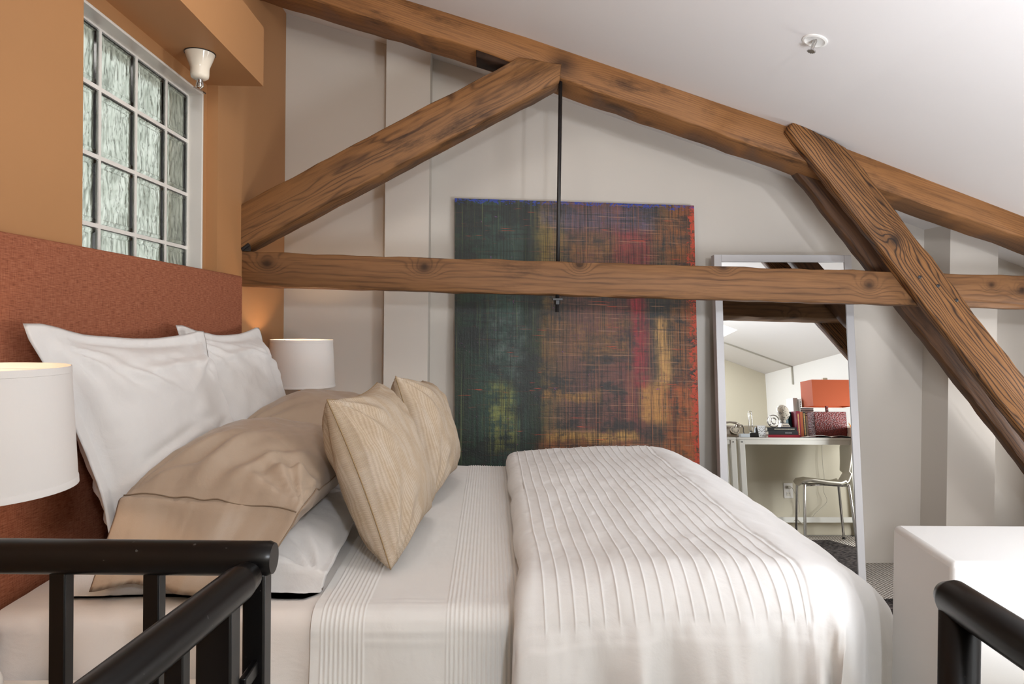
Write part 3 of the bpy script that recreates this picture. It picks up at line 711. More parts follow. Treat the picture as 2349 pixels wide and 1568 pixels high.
red = g.mul(g.step(N_(7, 170, 1, 3, 0.6, 33.0), 0.64, 0.69), g.step(N_(5, 6, 1, 2, 0.5, 34.0), 0.50, 0.57))
c = g.mix(g.mul(red, 0.85), c, rgb(199, 74, 39))
imp = g.noise(g.vec(g.mul(u, 46.0), g.mul(v, 62.0)), 1.0, 5, 0.7, 1.2)
rede = g.step(g.add(g.mul(g.step(u, 0.94, 1.0), 0.22), g.mul(imp, 1.0)), 0.66, 0.72)
c = g.mix(rede, c, rgb(186, 68, 40))
blue = g.step(g.add(g.mul(g.step(v, 0.965, 1.0), 0.20), g.mul(imp, 1.0)), 0.66, 0.74)
c = g.mix(blue, c, rgb(42, 62, 150))
g.color(c); g.bump(g.add(g.mul(vstr, 0.5), g.mul(imp, 0.6)), 0.5, 0.006)
art = empty('painting', (0.45, 3.38, 0)); tag(art, 'large abstract canvas of crosshatched green, rust and gold paint leaning behind the bed', 'painting')
bl, br, tr_, tl = (Vector(pc[k]) for k in ('bl', 'br', 'tr', 'tl')); bk = Vector((0, 0.034, 0.001))
fo = Vector((0, -0.0015, 0))
mb = MB().grid(lambda a, b: tuple(bl.lerp(br, a).lerp(tl.lerp(tr_, a), b) + fo), 8, 12); mb.uv = [(i / 8, j / 12) for j in range(13) for i in range(9)]
mb.obj('canvas', g.m, art, fix=False)
MB().hexa([tuple(p) for p in (bl, br, br + bk, bl + bk, tl, tr_, tr_ + bk, tl + bk)]).obj('stretcher', plain('raw_canvas_edge', (92, 70, 44), 0.8, nz=0.3, nzs=30), art)

# ------------------------------------------------------------------ standing mirror
th = math.radians(5.3)
mr = empty('floor_mirror', (1.4905, 3.226, 0.0)); mr.rotation_euler = (-th, -0.0105, 0)
tag(mr, 'tall narrow floor mirror in a pale grey frame leaning near the back wall', 'mirror')
W2, HH, FB = 0.352, 1.617, 0.038
cx_, cy_ = 1.4905, 3.226
M['mirror_frame'] = plain('pale_grey_lacquer', (206, 205, 206), 0.4, 0.45)
for nm, a in (('frame_side', (-W2, -W2 + FB, 0, HH)), ('frame_side', (W2 - FB, W2, 0, HH)), ('frame_rail', (-W2 + FB, W2 - FB, 0, FB)), ('frame_rail', (-W2 + FB, W2 - FB, HH - FB, HH))):
    MB().box(cx_ + a[0], cx_ + a[1], cy_, cy_ + 0.046, a[2], a[3]).obj(nm, M['mirror_frame'], mr, bevel=0.002)
g = NT('silvered_glass', 0.0, 0.5); g.color((0.93, 0.95, 0.94, 1)); g.b.inputs['Metallic'].default_value = 1.0; g.b.inputs['Roughness'].default_value = 0.0
MB().box(cx_ - W2 + FB - 0.003, cx_ + W2 - FB + 0.003, cy_ + 0.005, cy_ + 0.012, FB - 0.003, HH - FB + 0.003).obj('mirror_glass', g.m, mr)
MB().box(cx_ - W2 + 0.01, cx_ + W2 - 0.01, cy_ + 0.013, cy_ + 0.04, 0.01, HH - 0.01).obj('backing_board', plain('brown_hardboard', (104, 84, 64), 0.8), mr)

# ------------------------------------------------------------------ bedside tables and lamps
def nightstand(x, y, label):
    t = empty('bedside_table', (x, y, 0)); tag(t, label, 'table', 'white bedside tables')
    MB().box(x - 0.285, x + 0.285, y - 0.15, y + 0.15, 0.525, 0.55).obj('table_top', M['wood_white'], t, bevel=0.003)
    MB().box(x - 0.27, x + 0.27, y - 0.145, y + 0.145, 0.36, 0.524).obj('carcass', M['wood_white'], t)
    d = MB().box(x + 0.271, x + 0.285, y - 0.14, y + 0.14, 0.37, 0.515).obj('drawer', M['wood_white'], t, bevel=0.002)
    MB().ball((x + 0.296, y, 0.443), 0.012, 16, 10).obj('knob', M['iron'], d, smooth=True)
    for sx in (-1, 1):
        for sy in (-1, 1): MB().box(x + sx * 0.25 - 0.018, x + sx * 0.25 + 0.018, y + sy * 0.12 - 0.018, y + sy * 0.12 + 0.018, 0, 0.359).obj('leg', M['wood_white'], t, bevel=0.002)
nightstand(-0.775, 1.183, 'white bedside table seen through the black railing')
nightstand(-0.775, 3.12, 'white bedside table in the corner behind the bed')
g = NT('linen_lampshade', 0.9, 0.1); g.color(rgb(222, 218, 214))
tl_ = g.n('ShaderNodeBsdfTranslucent'); tl_.inputs[0].default_value = rgb(246, 226, 206); mx = g.n('ShaderNodeMixShader'); mx.inputs[0].default_value = 0.08
ou = g.t.nodes['Material Output']; g.t.links.new(g.b.outputs[0], mx.inputs[1]); g.t.links.new(tl_.outputs[0], mx.inputs[2]); g.t.links.new(mx.outputs[0], ou.inputs['Surface'])
x, y, z = g.xyz(g.coord()); g.bump(g.noise(g.vec(g.mul(x, 900.0), g.mul(y, 900.0), g.mul(z, 300.0)), 1.0, 2), 0.15, 0.001)
M['shade'] = g.m
M['ceramic'] = plain('white_ceramic', (232, 228, 222), 0.22, 0.5)
M['brass'] = plain('aged_brass', (150, 120, 80), 0.35, 0.5, metal=1.0)
def lamp(x, y, z, label, en):
    t = empty('table_lamp', (x, y, z)); tag(t, label, 'lamp', 'bedside lamps')
    pr = [(0.062, 0.0), (0.064, 0.010), (0.055, 0.018), (0.028, 0.024)]
    def ballp(c, r): return [(max(0.012, r * math.sin(a)), c - r * math.cos(a)) for a in [PI * k / 14 for k in range(1, 14)]]
    pr += ballp(0.055, 0.040) + ballp(0.155, 0.034) + ballp(0.222, 0.034) + ballp(0.284, 0.030) + [(0.012, 0.33), (0.012, 0.37)]
    MB().lathe([(r, zz + z) for r, zz in pr], (x, y, 0), 32).obj('base', M['ceramic'], t, smooth=True)
    MB().lathe([(0.008, z + 0.37), (0.013, z + 0.375), (0.013, z + 0.425), (0.006, z + 0.43)], (x, y, 0), 16).obj('socket', M['brass'], t, auto=40)
    zb, zt = 0.950, 1.164
    n = 72; mb = MB()
    prof = [(0.1515, zb), (0.1506, zb + 0.012), (0.1496, zb + 0.0125), (0.1390, zt - 0.0125), (0.1398, zt - 0.012), (0.1390, zt)]
    prof += [(r - 0.0016, zz) for r, zz in prof[::-1]]; prof.append(prof[0])
    mb.lathe(prof, (x, y, 0), n, cap=False)
    sh = mb.obj('shade', M['shade'], t, smooth=True); sh.data.set_sharp_from_angle(angle=math.radians(60))
    mb = MB()
    for a in (0.35, 0.35 + 2 * PI / 3, 0.35 + 4 * PI / 3): mb.tube([(x, y, zt - 0.03), (x + 0.137 * math.cos(a), y + 0.137 * math.sin(a), zt - 0.006)], 0.0016, 6)
    mb.tube([(x, y, zt - 0.10), (x, y, zt - 0.012)], 0.003, 8); mb.obj('shade_spider', M['brass'], sh)
    g_ = NT('lit_bulb'); g_.b.inputs['Emission Color'].default_value = (1, 0.75, 0.5, 1); g_.b.inputs['Emission Strength'].default_value = 4
    MB().ball((x, y, z + 0.468), 0.026, 16, 12).obj('bulb', g_.m, t, smooth=True)
    lo = light('lamp_light', 'POINT', (x, y, z + 0.51), en, (1.0, 0.68, 0.42), shadow_soft_size=0.02)
    return t
lamp(-0.89, 1.20, 0.55, 'white drum shade lamp cut by the picture edge in front of the pillows', 1.3)
lamp(-0.863, 3.12, 0.55, 'white drum shade lamp in the corner by the back wall', 3.2)

# ------------------------------------------------------------------ black stair railings
g = NT('black_enamel', 0.3, 0.3); g.color(g.mix(g.step(g.noise(g.coord(), 90, 2), 0.74, 0.76), rgb(14, 13, 13), rgb(70, 68, 66))); M['black'] = g.m
rl = empty('stair_railing', (-0.335, 0.99, 0)); tag(rl, 'black round-topped metal stair railing turning a corner in front of the bed', 'railing')
MB().tube([(-1.05, 0.99, 0.912), (-0.345, 0.99, 0.905), (-0.318, 0.99, 0.905), (-0.311, 0.99, 0.905)], [0.0245, 0.0245, 0.0245, 0.0215], 32).obj('handrail', M['black'], rl, auto=45)
MB().tube([(-0.335, 0.952, 0.893), (-0.338, 0.92, 0.893), (-0.372, 0.66, 0.888), (-0.42, 0.28, 0.884)], [0.020, 0.0245, 0.0245, 0.0245], 32).obj('handrail', M['black'], rl, smooth=True)
for xx in (-1.0, -0.878, -0.746, -0.6133, -0.4817): MB().box(xx - 0.0115, xx + 0.0115, 0.979, 1.001, 0, 0.889).obj('baluster', M['black'], rl, bevel=0.002)
MB().box(-0.351, -0.319, 0.974, 1.006, 0, 0.887).obj('post', M['black'], rl, bevel=0.003)
MB().box(-0.378, -0.332, 0.884, 0.918, 0, 0.885).obj('post', M['black'], rl, bevel=0.003)
MB().box(-0.336, -0.326, 0.922, 0.974, 0.745, 0.765).obj('bracket', M['black'], rl, bevel=0.002)
for yy in (0.795, 0.68, 0.565): MB().box(-0.385 + (yy - 0.68) * 0.12, -0.363 + (yy - 0.68) * 0.12, yy - 0.010, yy + 0.010, 0, 0.876).obj('baluster', M['black'], rl, bevel=0.002)
rr = empty('stair_railing', (0.609, 0.85, 0)); tag(rr, 'black tubular handrail on a round post beside the white parapet', 'railing')
MB().tube([(0.6095, 0.852, 0.0), (0.6095, 0.852, 0.885)], 0.0235, 32).obj('post', M['black'], rr, smooth=True)
MB().tube([(0.607, 0.878, 0.892), (0.607, 0.872, 0.895), (0.607, 0.86, 0.897), (0.606, 0.74, 0.893), (0.603, 0.3, 0.878)], [0.010, 0.019, 0.0245, 0.0245, 0.0245], 32).obj('handrail', M['black'], rr, smooth=True)
for yy in (0.62, 0.5): MB().tube([(0.606, yy, 0), (0.606, yy, 0.865)], 0.010, 12).obj('baluster', M['black'], rr, smooth=True)

# ------------------------------------------------------------------ fire sprinklers
M['chrome'] = plain('chrome', (196, 194, 192), 0.16, 0.5, metal=1.0)
s1 = empty('ceiling_sprinkler', (1.06, 2.203, 2.192)); tag(s1, 'small recessed chrome sprinkler in the sloping white ceiling', 'sprinkler')
nrm = Vector((-0.318, 0, -0.948)).normalized(); rm = nrm.to_track_quat('Z', 'Y').to_matrix().to_4x4()
cpt = (1.06, 2.203, 2.192)
MB().lathe([(0.040, -0.002), (0.040, 0.003), (0.033, 0.0045), (0.029, 0.002), (0.024, 0.001)], cpt, 40, rm).obj('escutcheon', plain('white_enamel', (236, 234, 228), 0.3, 0.5), s1, auto=40)
MB().lathe([(0.0085, 0), (0.007, 0.012), (0.005, 0.03), (0.0045, 0.036)], cpt, 16, rm).obj('stem', M['chrome'], s1, auto=50)
mb = MB()
for k in range(2): mb.tube([Vector(cpt) + rm @ Vector((sx * 0.012, 0, 0.0)) for sx in (1 - 2 * k,)] + [Vector(cpt) + rm @ Vector(((1 - 2 * k) * 0.007, 0, 0.02)), Vector(cpt) + rm @ Vector((0, 0, 0.036))], 0.002, 8)
mb.obj('yoke_arm', M['chrome'], s1)
dv = [(0.0145 if k % 2 else 0.0105) for k in range(24)]
mb = MB(); ring = [(dv[k] * math.cos(2 * PI * k / 24), dv[k] * math.sin(2 * PI * k / 24)) for k in range(24)]
mb.add([Vector(cpt) + rm @ Vector((a, b, 0.036)) for a, b in ring] + [Vector(cpt) + rm @ Vector((a, b, 0.039)) for a, b in ring], [tuple(range(24)), tuple(range(47, 23, -1))] + [(i, i + 24, (i + 1) % 24 + 24, (i + 1) % 24) for i in range(24)])
mb.obj('deflector', M['chrome'], s1)
s2 = empty('soffit_sprinkler', (-1.0, 2.342, 2.158)); tag(s2, 'white bell-shaped ceramic sprinkler mount under the tan soffit', 'sprinkler')
MB().lathe([(0.049, 2.158), (0.0475, 2.155), (0.040, 2.132), (0.032, 2.112), (0.0305, 2.105), (0.0300, 2.085), (0.028, 2.075), (0.020, 2.069), (0.010, 2.068)], (-1.0, 2.342, 0), 40).obj('bell', plain('cream_porcelain', (232, 222, 204), 0.15, 0.5), s2, smooth=True)
MB().lathe([(0.0505, 2.158), (0.0505, 2.1555)], (-1.0, 2.342, 0), 40).obj('gasket', M['iron'], s2)
mb = MB().lathe([(0.010, 2.07), (0.010, 2.058), (0.0065, 2.056), (0.0065, 2.045)], (-1.0, 2.342, 0), 12)
mb.tube([(-1.009, 2.342, 2.06), (-1.011, 2.342, 2.045), (-1.001, 2.342, 2.036)], 0.0028, 8); mb.tube([(-0.991, 2.342, 2.06), (-0.989, 2.342, 2.045), (-0.999, 2.342, 2.036)], 0.0028, 8)
m_ = Matrix.Translation((-1.0, 2.342, 2.032)) @ Matrix.Rotation(0.45, 4, 'Y')
mb.box(-0.018, 0.018, -0.011, 0.011, -0.0025, 0.0025, m_)
mb.obj('sprinkler_head', M['chrome'], s2, auto=40)
# ------------------------------------------------------------------ desk corner (seen in the mirror)
ZD = 0.724
M['desk'] = plain('white_steel_frame', (224, 222, 214), 0.4, 0.4)
def desk(x0, x1, label):
    t = empty('desk', ((x0 + x1) / 2, 1.69, 0)); tag(t, label, 'desk', 'white desks on castors')
    y0, y1 = 1.435, 1.93
    MB().box(x0, x1, y0, y1, ZD - 0.016, ZD).obj('desk_top', M['desk'], t, bevel=0.002)
    MB().box(x0 + 0.04, x1 - 0.04, y1 - 0.02, y1 - 0.004, ZD - 0.048, ZD - 0.017).obj('apron', M['desk'], t)
    MB().box(x0 + 0.04, x1 - 0.04, y0 + 0.03, y0 + 0.046, 0.107, 0.145).obj('stretcher', M['desk'], t)
    for xx in (x0, x1 - 0.038):
        for yy in (y0, y1 - 0.038):
            l = MB().box(xx, xx + 0.038, yy, yy + 0.038, 0.085, ZD - 0.0165).obj('leg', M['desk'], t, bevel=0.002)
            if yy > y0: MB().lathe([(0.004, 0), (0.004, 0.003)], (xx + 0.019, yy + 0.038, ZD - 0.032), 10, Matrix.Rotation(-PI / 2, 4, 'X')).obj('bolt', M['iron'], l)
            w_ = MB().lathe([(0.014, -0.012), (0.03, -0.011), (0.034, -0.006), (0.034, 0.006), (0.03, 0.011), (0.014, 0.012)], (xx + 0.019, yy + 0.019, 0.035), 24, Matrix.Rotation(PI / 2, 4, 'Y'))
            w_.box(xx + 0.004, xx + 0.034, yy + 0.012, yy + 0.026, 0.07, 0.085); w_.obj('castor', plain('grey_rubber', (52, 52, 54), 0.6), t, auto=40)
desk(1.61, 1.709, 'white steel desk holding the old silver telephone')
desk(1.733, 2.79, 'white steel desk with books and an orange lamp')

def solid(name, mb, mat, label, cat, group=None, bevel=0.0, smooth=False):
    return tag(mb.obj(name, mat, None, bevel=bevel, smooth=smooth), label, cat, group)
paper = plain('page_paper', (226, 216, 196), 0.8)
def book(name, x0, x1, y0, y1, z0, z1, col, label, group, axis='flat', marks=None):
    """spine toward +Y; flat: thickness in z, upright: thickness in x"""
    t = empty(name, ((x0 + x1) / 2, (y0 + y1) / 2, z0)); tag(t, label, 'book', group)
    cm = plain('book_cloth_%d_%d_%d' % col, col, 0.6, 0.3); c = 0.0022; mb = MB()
    if axis == 'flat':
        mb.box(x0, x1, y0, y1, z0, z0 + c); mb.box(x0, x1, y0, y1, z1 - c, z1); mb.box(x0, x1, y1 - c, y1, z0 + c, z1 - c)
        pg = MB().box(x0 + 0.004, x1 - 0.004, y0 + 0.004, y1 - c, z0 + c, z1 - c)
    else:
        mb.box(x0, x0 + c, y0, y1, z0, z1); mb.box(x1 - c, x1, y0, y1, z0, z1); mb.box(x0 + c, x1 - c, y1 - c, y1, z0, z1)
        pg = MB().box(x0 + c, x1 - c, y0 + 0.004, y1 - c, z0 + 0.003, z1 - 0.004)
    mb.obj('cover', cm, t); pg.obj('pages', paper, t)
    if marks:
        km = plain('spine_foil_%d_%d_%d' % marks[0], marks[0], 0.4, 0.5); mm = MB(); random.seed(int(x0 * 1000 + z0 * 77))
        a0, a1 = marks[1], marks[2]
        p = a0
        while p < a1:
            l = random.uniform(0.003, 0.007)
            if axis == 'flat': mm.box(x0 + p, x0 + p + l, y1, y1 + 0.0004, (z0 + z1) / 2 - 0.003, (z0 + z1) / 2 + 0.003)
            else: mm.box((x0 + x1) / 2 - 0.0045, (x0 + x1) / 2 + 0.0045, y1, y1 + 0.0004, z0 + p, z0 + p + l)
            p += l + 0.0022
        mm.obj('spine_lettering', km, t)
    return t
book('red_book', 1.965, 2.19, 1.72, 1.865, ZD, ZD + 0.020, (150, 26, 46), 'flat red book at the bottom of the desk book stack', 'stacked desk books')
book('black_book', 1.972, 2.185, 1.725, 1.855, ZD + 0.0205, ZD + 0.047, (34, 36, 40), 'thick black book in the middle of the desk stack', 'stacked desk books', marks=((150, 154, 160), 0.12, 0.17))
book('black_book', 1.968, 2.18, 1.722, 1.85, ZD + 0.0475, ZD + 0.073, (26, 26, 28), 'black book with pale lettering on top of the desk stack', 'stacked desk books', marks=((206, 200, 184), 0.05, 0.19))
book('teal_book', 2.162, 2.185, 1.62, 1.76, ZD, ZD + 0.188, (28, 70, 78), 'upright teal book behind the crimson one', 'upright desk books', 'up')
book('crimson_book', 2.192, 2.219, 1.68, 1.83, ZD, ZD + 0.190, (128, 26, 48), 'upright crimson book with gold spine lettering', 'upright desk books', 'up', ((214, 180, 110), 0.02, 0.17))
book('tan_book', 2.2195, 2.243, 1.68, 1.82, ZD, ZD + 0.186, (168, 88, 48), 'upright tan book between the crimson and black ones', 'upright desk books', 'up')
book('dark_book', 2.2435, 2.264, 1.68, 1.82, ZD, ZD + 0.188, (40, 34, 24), 'upright dark book with gilt lettering beside the red lamp base', 'upright desk books', 'up', ((196, 160, 84), 0.02, 0.17))

# upright files behind the lamp
grey = plain('white_card', (224, 224, 222), 0.7)
solid('file_folder', MB().box(2.270, 2.305, 1.50, 1.62, ZD, ZD + 0.300), grey, 'tall white card file standing behind the orange lampshade', 'file', None, 0.002)
t = empty('striped_box', (2.37, 1.56, ZD)); tag(t, 'white box with black stripes behind the red lamp base', 'box')
MB().box(2.312, 2.425, 1.50, 1.61, ZD, ZD + 0.225).obj('carton', grey, t, bevel=0.002)
for k in range(5): MB().box(2.3115, 2.4255, 1.4995, 1.6105, ZD + 0.168 + k * 0.0125, ZD + 0.174 + k * 0.0125).obj('stripe', M['iron'], t)
t = empty('ring_binder', (2.325, 1.645, ZD)); tag(t, 'white spiral notebook leaning against the striped box', 'notebook')
MB().box(2.306, 2.311, 1.52, 1.655, ZD, ZD + 0.29).obj('cover', grey, t)
for k in range(16): MB().ball((2.3085, 1.659, ZD + 0.02 + k * 0.0165), 0.004, 8, 6).obj('wire_ring', M['iron'], t)

# orange lamp
t = empty('orange_table_lamp', (2.45, 1.74, ZD)); tag(t, 'desk lamp with rectangular orange shade and oxblood crocodile base', 'lamp')
g = NT('crocodile_leather', 0.35, 0.4); x, y, z = g.xyz(g.coord())
br_ = g.voronoi(g.vec(g.mul(x, 95.0), g.mul(y, 95.0), g.mul(z, 130.0)), 1.0); g.color(g.ramp(br_, [(0.2, rgb(128, 44, 40)), (0.7, rgb(88, 30, 28))])); g.bump(g.mul(br_, -1.0), 0.6, 0.004)
MB().box(2.338, 2.572, 1.685, 1.80, ZD, ZD + 0.188).obj('base', g.m, t, bevel=0.003)
MB().box(2.452, 2.468, 1.735, 1.751, ZD + 0.188, ZD + 0.245).obj('neck', g.m, t)
g = NT('orange_card_shade', 0.7, 0.25); g.color(rgb(172, 82, 48)); M['orange'] = g.m
mb = MB(); xa, xb, ya, yb, za, zb = 2.325, 2.632, 1.64, 1.822, 0.952, 1.142; q = 0.003
o1 = [(xa, ya), (xb, ya), (xb, yb), (xa, yb)]; i1 = [(xa + q, ya + q), (xb - q, ya + q), (xb - q, yb - q), (xa + q, yb - q)]
vs = [(p[0], p[1], za) for p in o1] + [(p[0], p[1], zb) for p in o1] + [(p[0], p[1], za) for p in i1] + [(p[0], p[1], zb) for p in i1]
fs = []
for i in range(4):
    j = (i + 1) % 4; fs += [(i, j, 4 + j, 4 + i), (8 + j, 8 + i, 12 + i, 12 + j), (i, 8 + i, 8 + j, j), (4 + i, 4 + j, 12 + j, 12 + i)]
mb.add(vs, fs); shd = mb.obj('shade', M['orange'], t)
MB().box(2.328, 2.629, 1.643, 1.819, 1.139, 1.1405).obj('shade_lining', plain('cream_lining', (230, 214, 190), 0.8), shd)
MB().box(2.443, 2.477, 1.727, 1.757, 1.143, 1.162).obj('finial', plain('cream_finial', (222, 216, 200), 0.5), t, bevel=0.002)
light('orange_lamp_light', 'POINT', (2.46, 1.74, 1.06), 0.5, (1.0, 0.72, 0.45), shadow_soft_size=0.02)

# open magazine along the desk edge
def page(a, b, x0, x1):
    x = lerp(x0, x1, a); h = 0.003 + 0.016 * math.sin(PI * min(1, a * 1.05)) ** 0.7 * (1 - 0.55 * a)
    return (x, 1.805 + 0.12 * b, ZD + h)
t = empty('open_magazine', (2.38, 1.86, ZD)); tag(t, 'open magazine lying on the white desk before the lamp', 'magazine')
gp = plain('glossy_page', (236, 234, 228), 0.4, 0.5)
for x1 in (2.20, 2.56):
    mb = MB().grid(lambda a, b: page(a, b, 2.385, x1), 24, 4); o = mb.obj('page', gp, t, smooth=True, fix=False); so = o.modifiers.new('s', 'SOLIDIFY'); so.thickness = 0.002
    mb = MB().grid(lambda a, b: (lerp(2.385, x1, a), 1.803 + 0.124 * b, ZD + 0.0022), 6, 2); o = mb.obj('cover', M['iron'], t, fix=False); so = o.modifiers.new('s', 'SOLIDIFY'); so.thickness = 0.0012

# phrenology head on a plinth
t = empty('ceramic_head', (2.115, 1.78, ZD + 0.0735)); tag(t, 'cream ceramic bust with fine dark lines standing on the black books', 'bust')
g = NT('crackled_cream_ceramic', 0.25, 0.5); vor = g.voronoi(g.coord(), 70.0); g.color(g.mix(g.step(g.noise(g.coord(), 120, 3), 0.56, 0.62), rgb(224, 216, 200), rgb(96, 92, 92)))
hz = ZD + 0.0735
mb = MB(); n = 28
prof = [(0.018, 0.030, 0.0), (0.019, 0.045, 0.0), (0.021, 0.055, 0.002), (0.028, 0.062, 0.005), (0.034, 0.075, 0.006), (0.038, 0.090, 0.005), (0.041, 0.105, 0.003), (0.042, 0.120, 0.0), (0.039, 0.136, -0.002), (0.031, 0.150, -0.004), (0.018, 0.160, -0.005), (0.006, 0.164, -0.005)]
for r, zz, fwd in prof:
    for k in range(n):
        a = 2 * PI * k / n; face = max(0, math.cos(a)); nose = math.exp(-(math.sin(a) / 0.22) ** 2) * (math.cos(a) > 0) * math.exp(-((zz - 0.092) / 0.013) ** 2) * 0.010
        brow = -0.003 * face * math.exp(-((zz - 0.103) / 0.006) ** 2) * (abs(math.sin(a)) > 0.2)
        chin = 0.004 * math.exp(-(math.sin(a) / 0.4) ** 2) * (math.cos(a) > 0) * math.exp(-((zz - 0.066) / 0.007) ** 2)
        R_ = r + nose + brow + chin; dx, dy = R_ * math.cos(a) * 1.08 + fwd, R_ * math.sin(a) * 0.86
        ang = 0.9; mb.v.append((2.115 + dx * math.cos(ang) - dy * math.sin(ang), 1.78 + dx * math.sin(ang) + dy * math.cos(ang), hz + zz))
m = len(prof); mb.f = [(i * n + k, i * n + (k + 1) % n, (i + 1) * n + (k + 1) % n, (i + 1) * n + k) for i in range(m - 1) for k in range(n)] + [tuple(range(n)), tuple((m - 1) * n + k for k in range(n))]
mb.obj('head', g.m, t, smooth=True)
pl = MB().hexa([(2.083, 1.752, hz), (2.155, 1.752, hz), (2.155, 1.812, hz), (2.083, 1.812, hz), (2.095, 1.762, hz + 0.032), (2.142, 1.762, hz + 0.032), (2.142, 1.802, hz + 0.032), (2.095, 1.802, hz + 0.032)]).obj('plinth', plain('ivory_glaze', (226, 218, 204), 0.25, 0.5), t, bevel=0.002)
navy = plain('navy_glaze', (26, 30, 62), 0.3)
MB().box(2.081, 2.157, 1.750, 1.814, hz, hz + 0.004).obj('plinth_band', navy, t); MB().box(2.094, 2.143, 1.760, 1.804, hz + 0.029, hz + 0.0325).obj('plinth_band', navy, t)
mm = MB()
for k in range(6): mm.box(2.10 + k * 0.0075, 2.1045 + k * 0.0075, 1.8075, 1.8095, hz + 0.010, hz + 0.0145)
mm.obj('plaque_lettering', navy, pl)

# at-sign paperweight
t = empty('at_sign_ornament', (2.035, 1.80, ZD + 0.0735)); tag(t, 'silver at-sign ornament standing beside the ceramic bust', 'ornament')
cz = ZD + 0.0735 + 0.046; pts = []
for k in range(60):
    a = -0.9 + 2 * PI * 1.02 * k / 59; r = 0.042
    pts.append((2.035 - r * math.cos(a), 1.80, cz + r * math.sin(a)))
MB().tube(pts, 0.0045, 10).obj('outer_loop', M['chrome'], t, smooth=True)
MB().tube([(2.035 + 0.004 + 0.017 * math.cos(2 * PI * k / 28), 1.80, cz + 0.021 * math.sin(2 * PI * k / 28)) for k in range(28)], 0.0045, 10, closed=True).obj('inner_loop', M['chrome'], t, smooth=True)
MB().tube([(2.035 - 0.014, 1.80, cz + 0.022), (2.035 - 0.0145, 1.80, cz - 0.016), (2.035 - 0.022, 1.80, cz - 0.024), (2.035 - 0.030, 1.80, cz - 0.028)], 0.0045, 10).obj('tail', M['chrome'], t, smooth=True)

# clock
t = empty('desk_clock', (1.93, 1.845, ZD)); tag(t, 'small rectangular silver clock with white roman-style face', 'clock')
lean = Matrix.Translation((1.93, 1.845, ZD)) @ Matrix.Rotation(0.10, 4, 'X')
MB().box(-0.033, 0.033, -0.012, 0.0, 0, 0.086, lean).obj('case', M['chrome'], t, bevel=0.006)
MB().box(-0.029, 0.029, 0.0, 0.0008, 0.004, 0.082, lean).obj('dial', plain('white_dial', (236, 238, 240), 0.3, 0.5), t)
for k in range(12):
    a = 2 * PI * k / 12; m_ = lean @ Matrix.Translation((0.021 * math.sin(a), 0.001, 0.043 + 0.030 * math.cos(a))) @ Matrix.Rotation(a, 4, 'Y')
    MB().box(-0.0012, 0.0012, -0.0002, 0.0003, -0.005, 0.005, m_).obj('hour_mark', M['iron'], t)
for a, l in ((0.95, 0.017), (-0.9, 0.026)):
    m_ = lean @ Matrix.Translation((0, 0.0014, 0.043)) @ Matrix.Rotation(a, 4, 'Y'); MB().box(-0.0008, 0.0008, -0.0002, 0.0003, -0.003, l, m_).obj('clock_hand', M['iron'], t)

# giant paper clip and tape dispenser
t = empty('paper_clip_holder', (1.868, 1.80, ZD)); tag(t, 'upright giant steel paper clip in a weighted base', 'ornament')
def clip(w_, z0, z1, cx): return [(cx - w_, z0)] + [(cx - w_, z1 - w_)] + [(cx - w_ * math.cos(PI * k / 10), z1 - w_ + w_ * math.sin(PI * k / 10)) for k in range(1, 10)] + [(cx + w_, z1 - w_), (cx + w_, z0)]
oc = clip(0.013, ZD + 0.05, ZD + 0.190, 1.868); ic = clip(0.008, ZD + 0.075, ZD + 0.172, 1.870)
bot = [(1.881 - 0.0095 + 0.0095 * math.cos(PI * k / 8), ZD + 0.05 - 0.0095 * math.sin(PI * k / 8)) for k in range(1, 8)]
MB().tube([(a, 1.80, b) for a, b in oc + bot + [(1.862, ZD + 0.075)] + ic], 0.0018, 8).obj('wire', M['chrome'], t, smooth=True)
MB().lathe([(0.022, ZD), (0.022, ZD + 0.010), (0.010, ZD + 0.016), (0.005, ZD + 0.05)], (1.868, 1.80, 0), 20).obj('base', M['iron'], t, auto=40)
t = empty('tape_dispenser', (1.865, 1.86, ZD)); tag(t, 'black tape dispenser between the telephone and the clock', 'dispenser')
MB().prism([(1.832, ZD), (1.896, ZD), (1.894, ZD + 0.03), (1.888, ZD + 0.06), (1.880, ZD + 0.075), (1.874, ZD + 0.06), (1.872, ZD + 0.032), (1.845, ZD + 0.034), (1.830, ZD + 0.028)], 1, 1.845, 1.875).obj('body', plain('black_plastic', (18, 18, 19), 0.35), t, bevel=0.002)
MB().lathe([(0.008, -0.012), (0.018, -0.012), (0.018, 0.012), (0.008, 0.012)], (1.851, 1.86, ZD + 0.022), 20, Matrix.Rotation(PI / 2, 4, 'X')).obj('tape_roll', plain('clear_tape', (170, 168, 156), 0.3), t, auto=40)

# rotary telephone
t = empty('rotary_telephone', (1.735, 1.75, ZD)); tag(t, 'old silver rotary telephone with cradle handset and dial', 'telephone')
silver = plain('brushed_pewter', (176, 168, 156), 0.3, 0.5, metal=0.85)
tb = [(0.072, 0.052, 0.0), (0.074, 0.054, 0.012), (0.060, 0.044, 0.030), (0.040, 0.030, 0.055), (0.030, 0.022, 0.075), (0.034, 0.020, 0.082)]
mb = MB(); n = 24
for a, b, zz in tb:
    for k in range(n):
        q = 2 * PI * k / n; c_, s_ = math.cos(q), math.sin(q); e_ = 0.62
        mb.v.append((1.735 + a * math.copysign(abs(c_) ** e_, c_), 1.75 + b * math.copysign(abs(s_) ** e_, s_), ZD + zz))
mb.f = [(i * n + k, i * n + (k + 1) % n, (i + 1) * n + (k + 1) % n, (i + 1) * n + k) for i in range(len(tb) - 1) for k in range(n)] + [tuple(range(n)), tuple((len(tb) - 1) * n + k for k in range(n))]
mb.obj('body', silver, t, smooth=True)
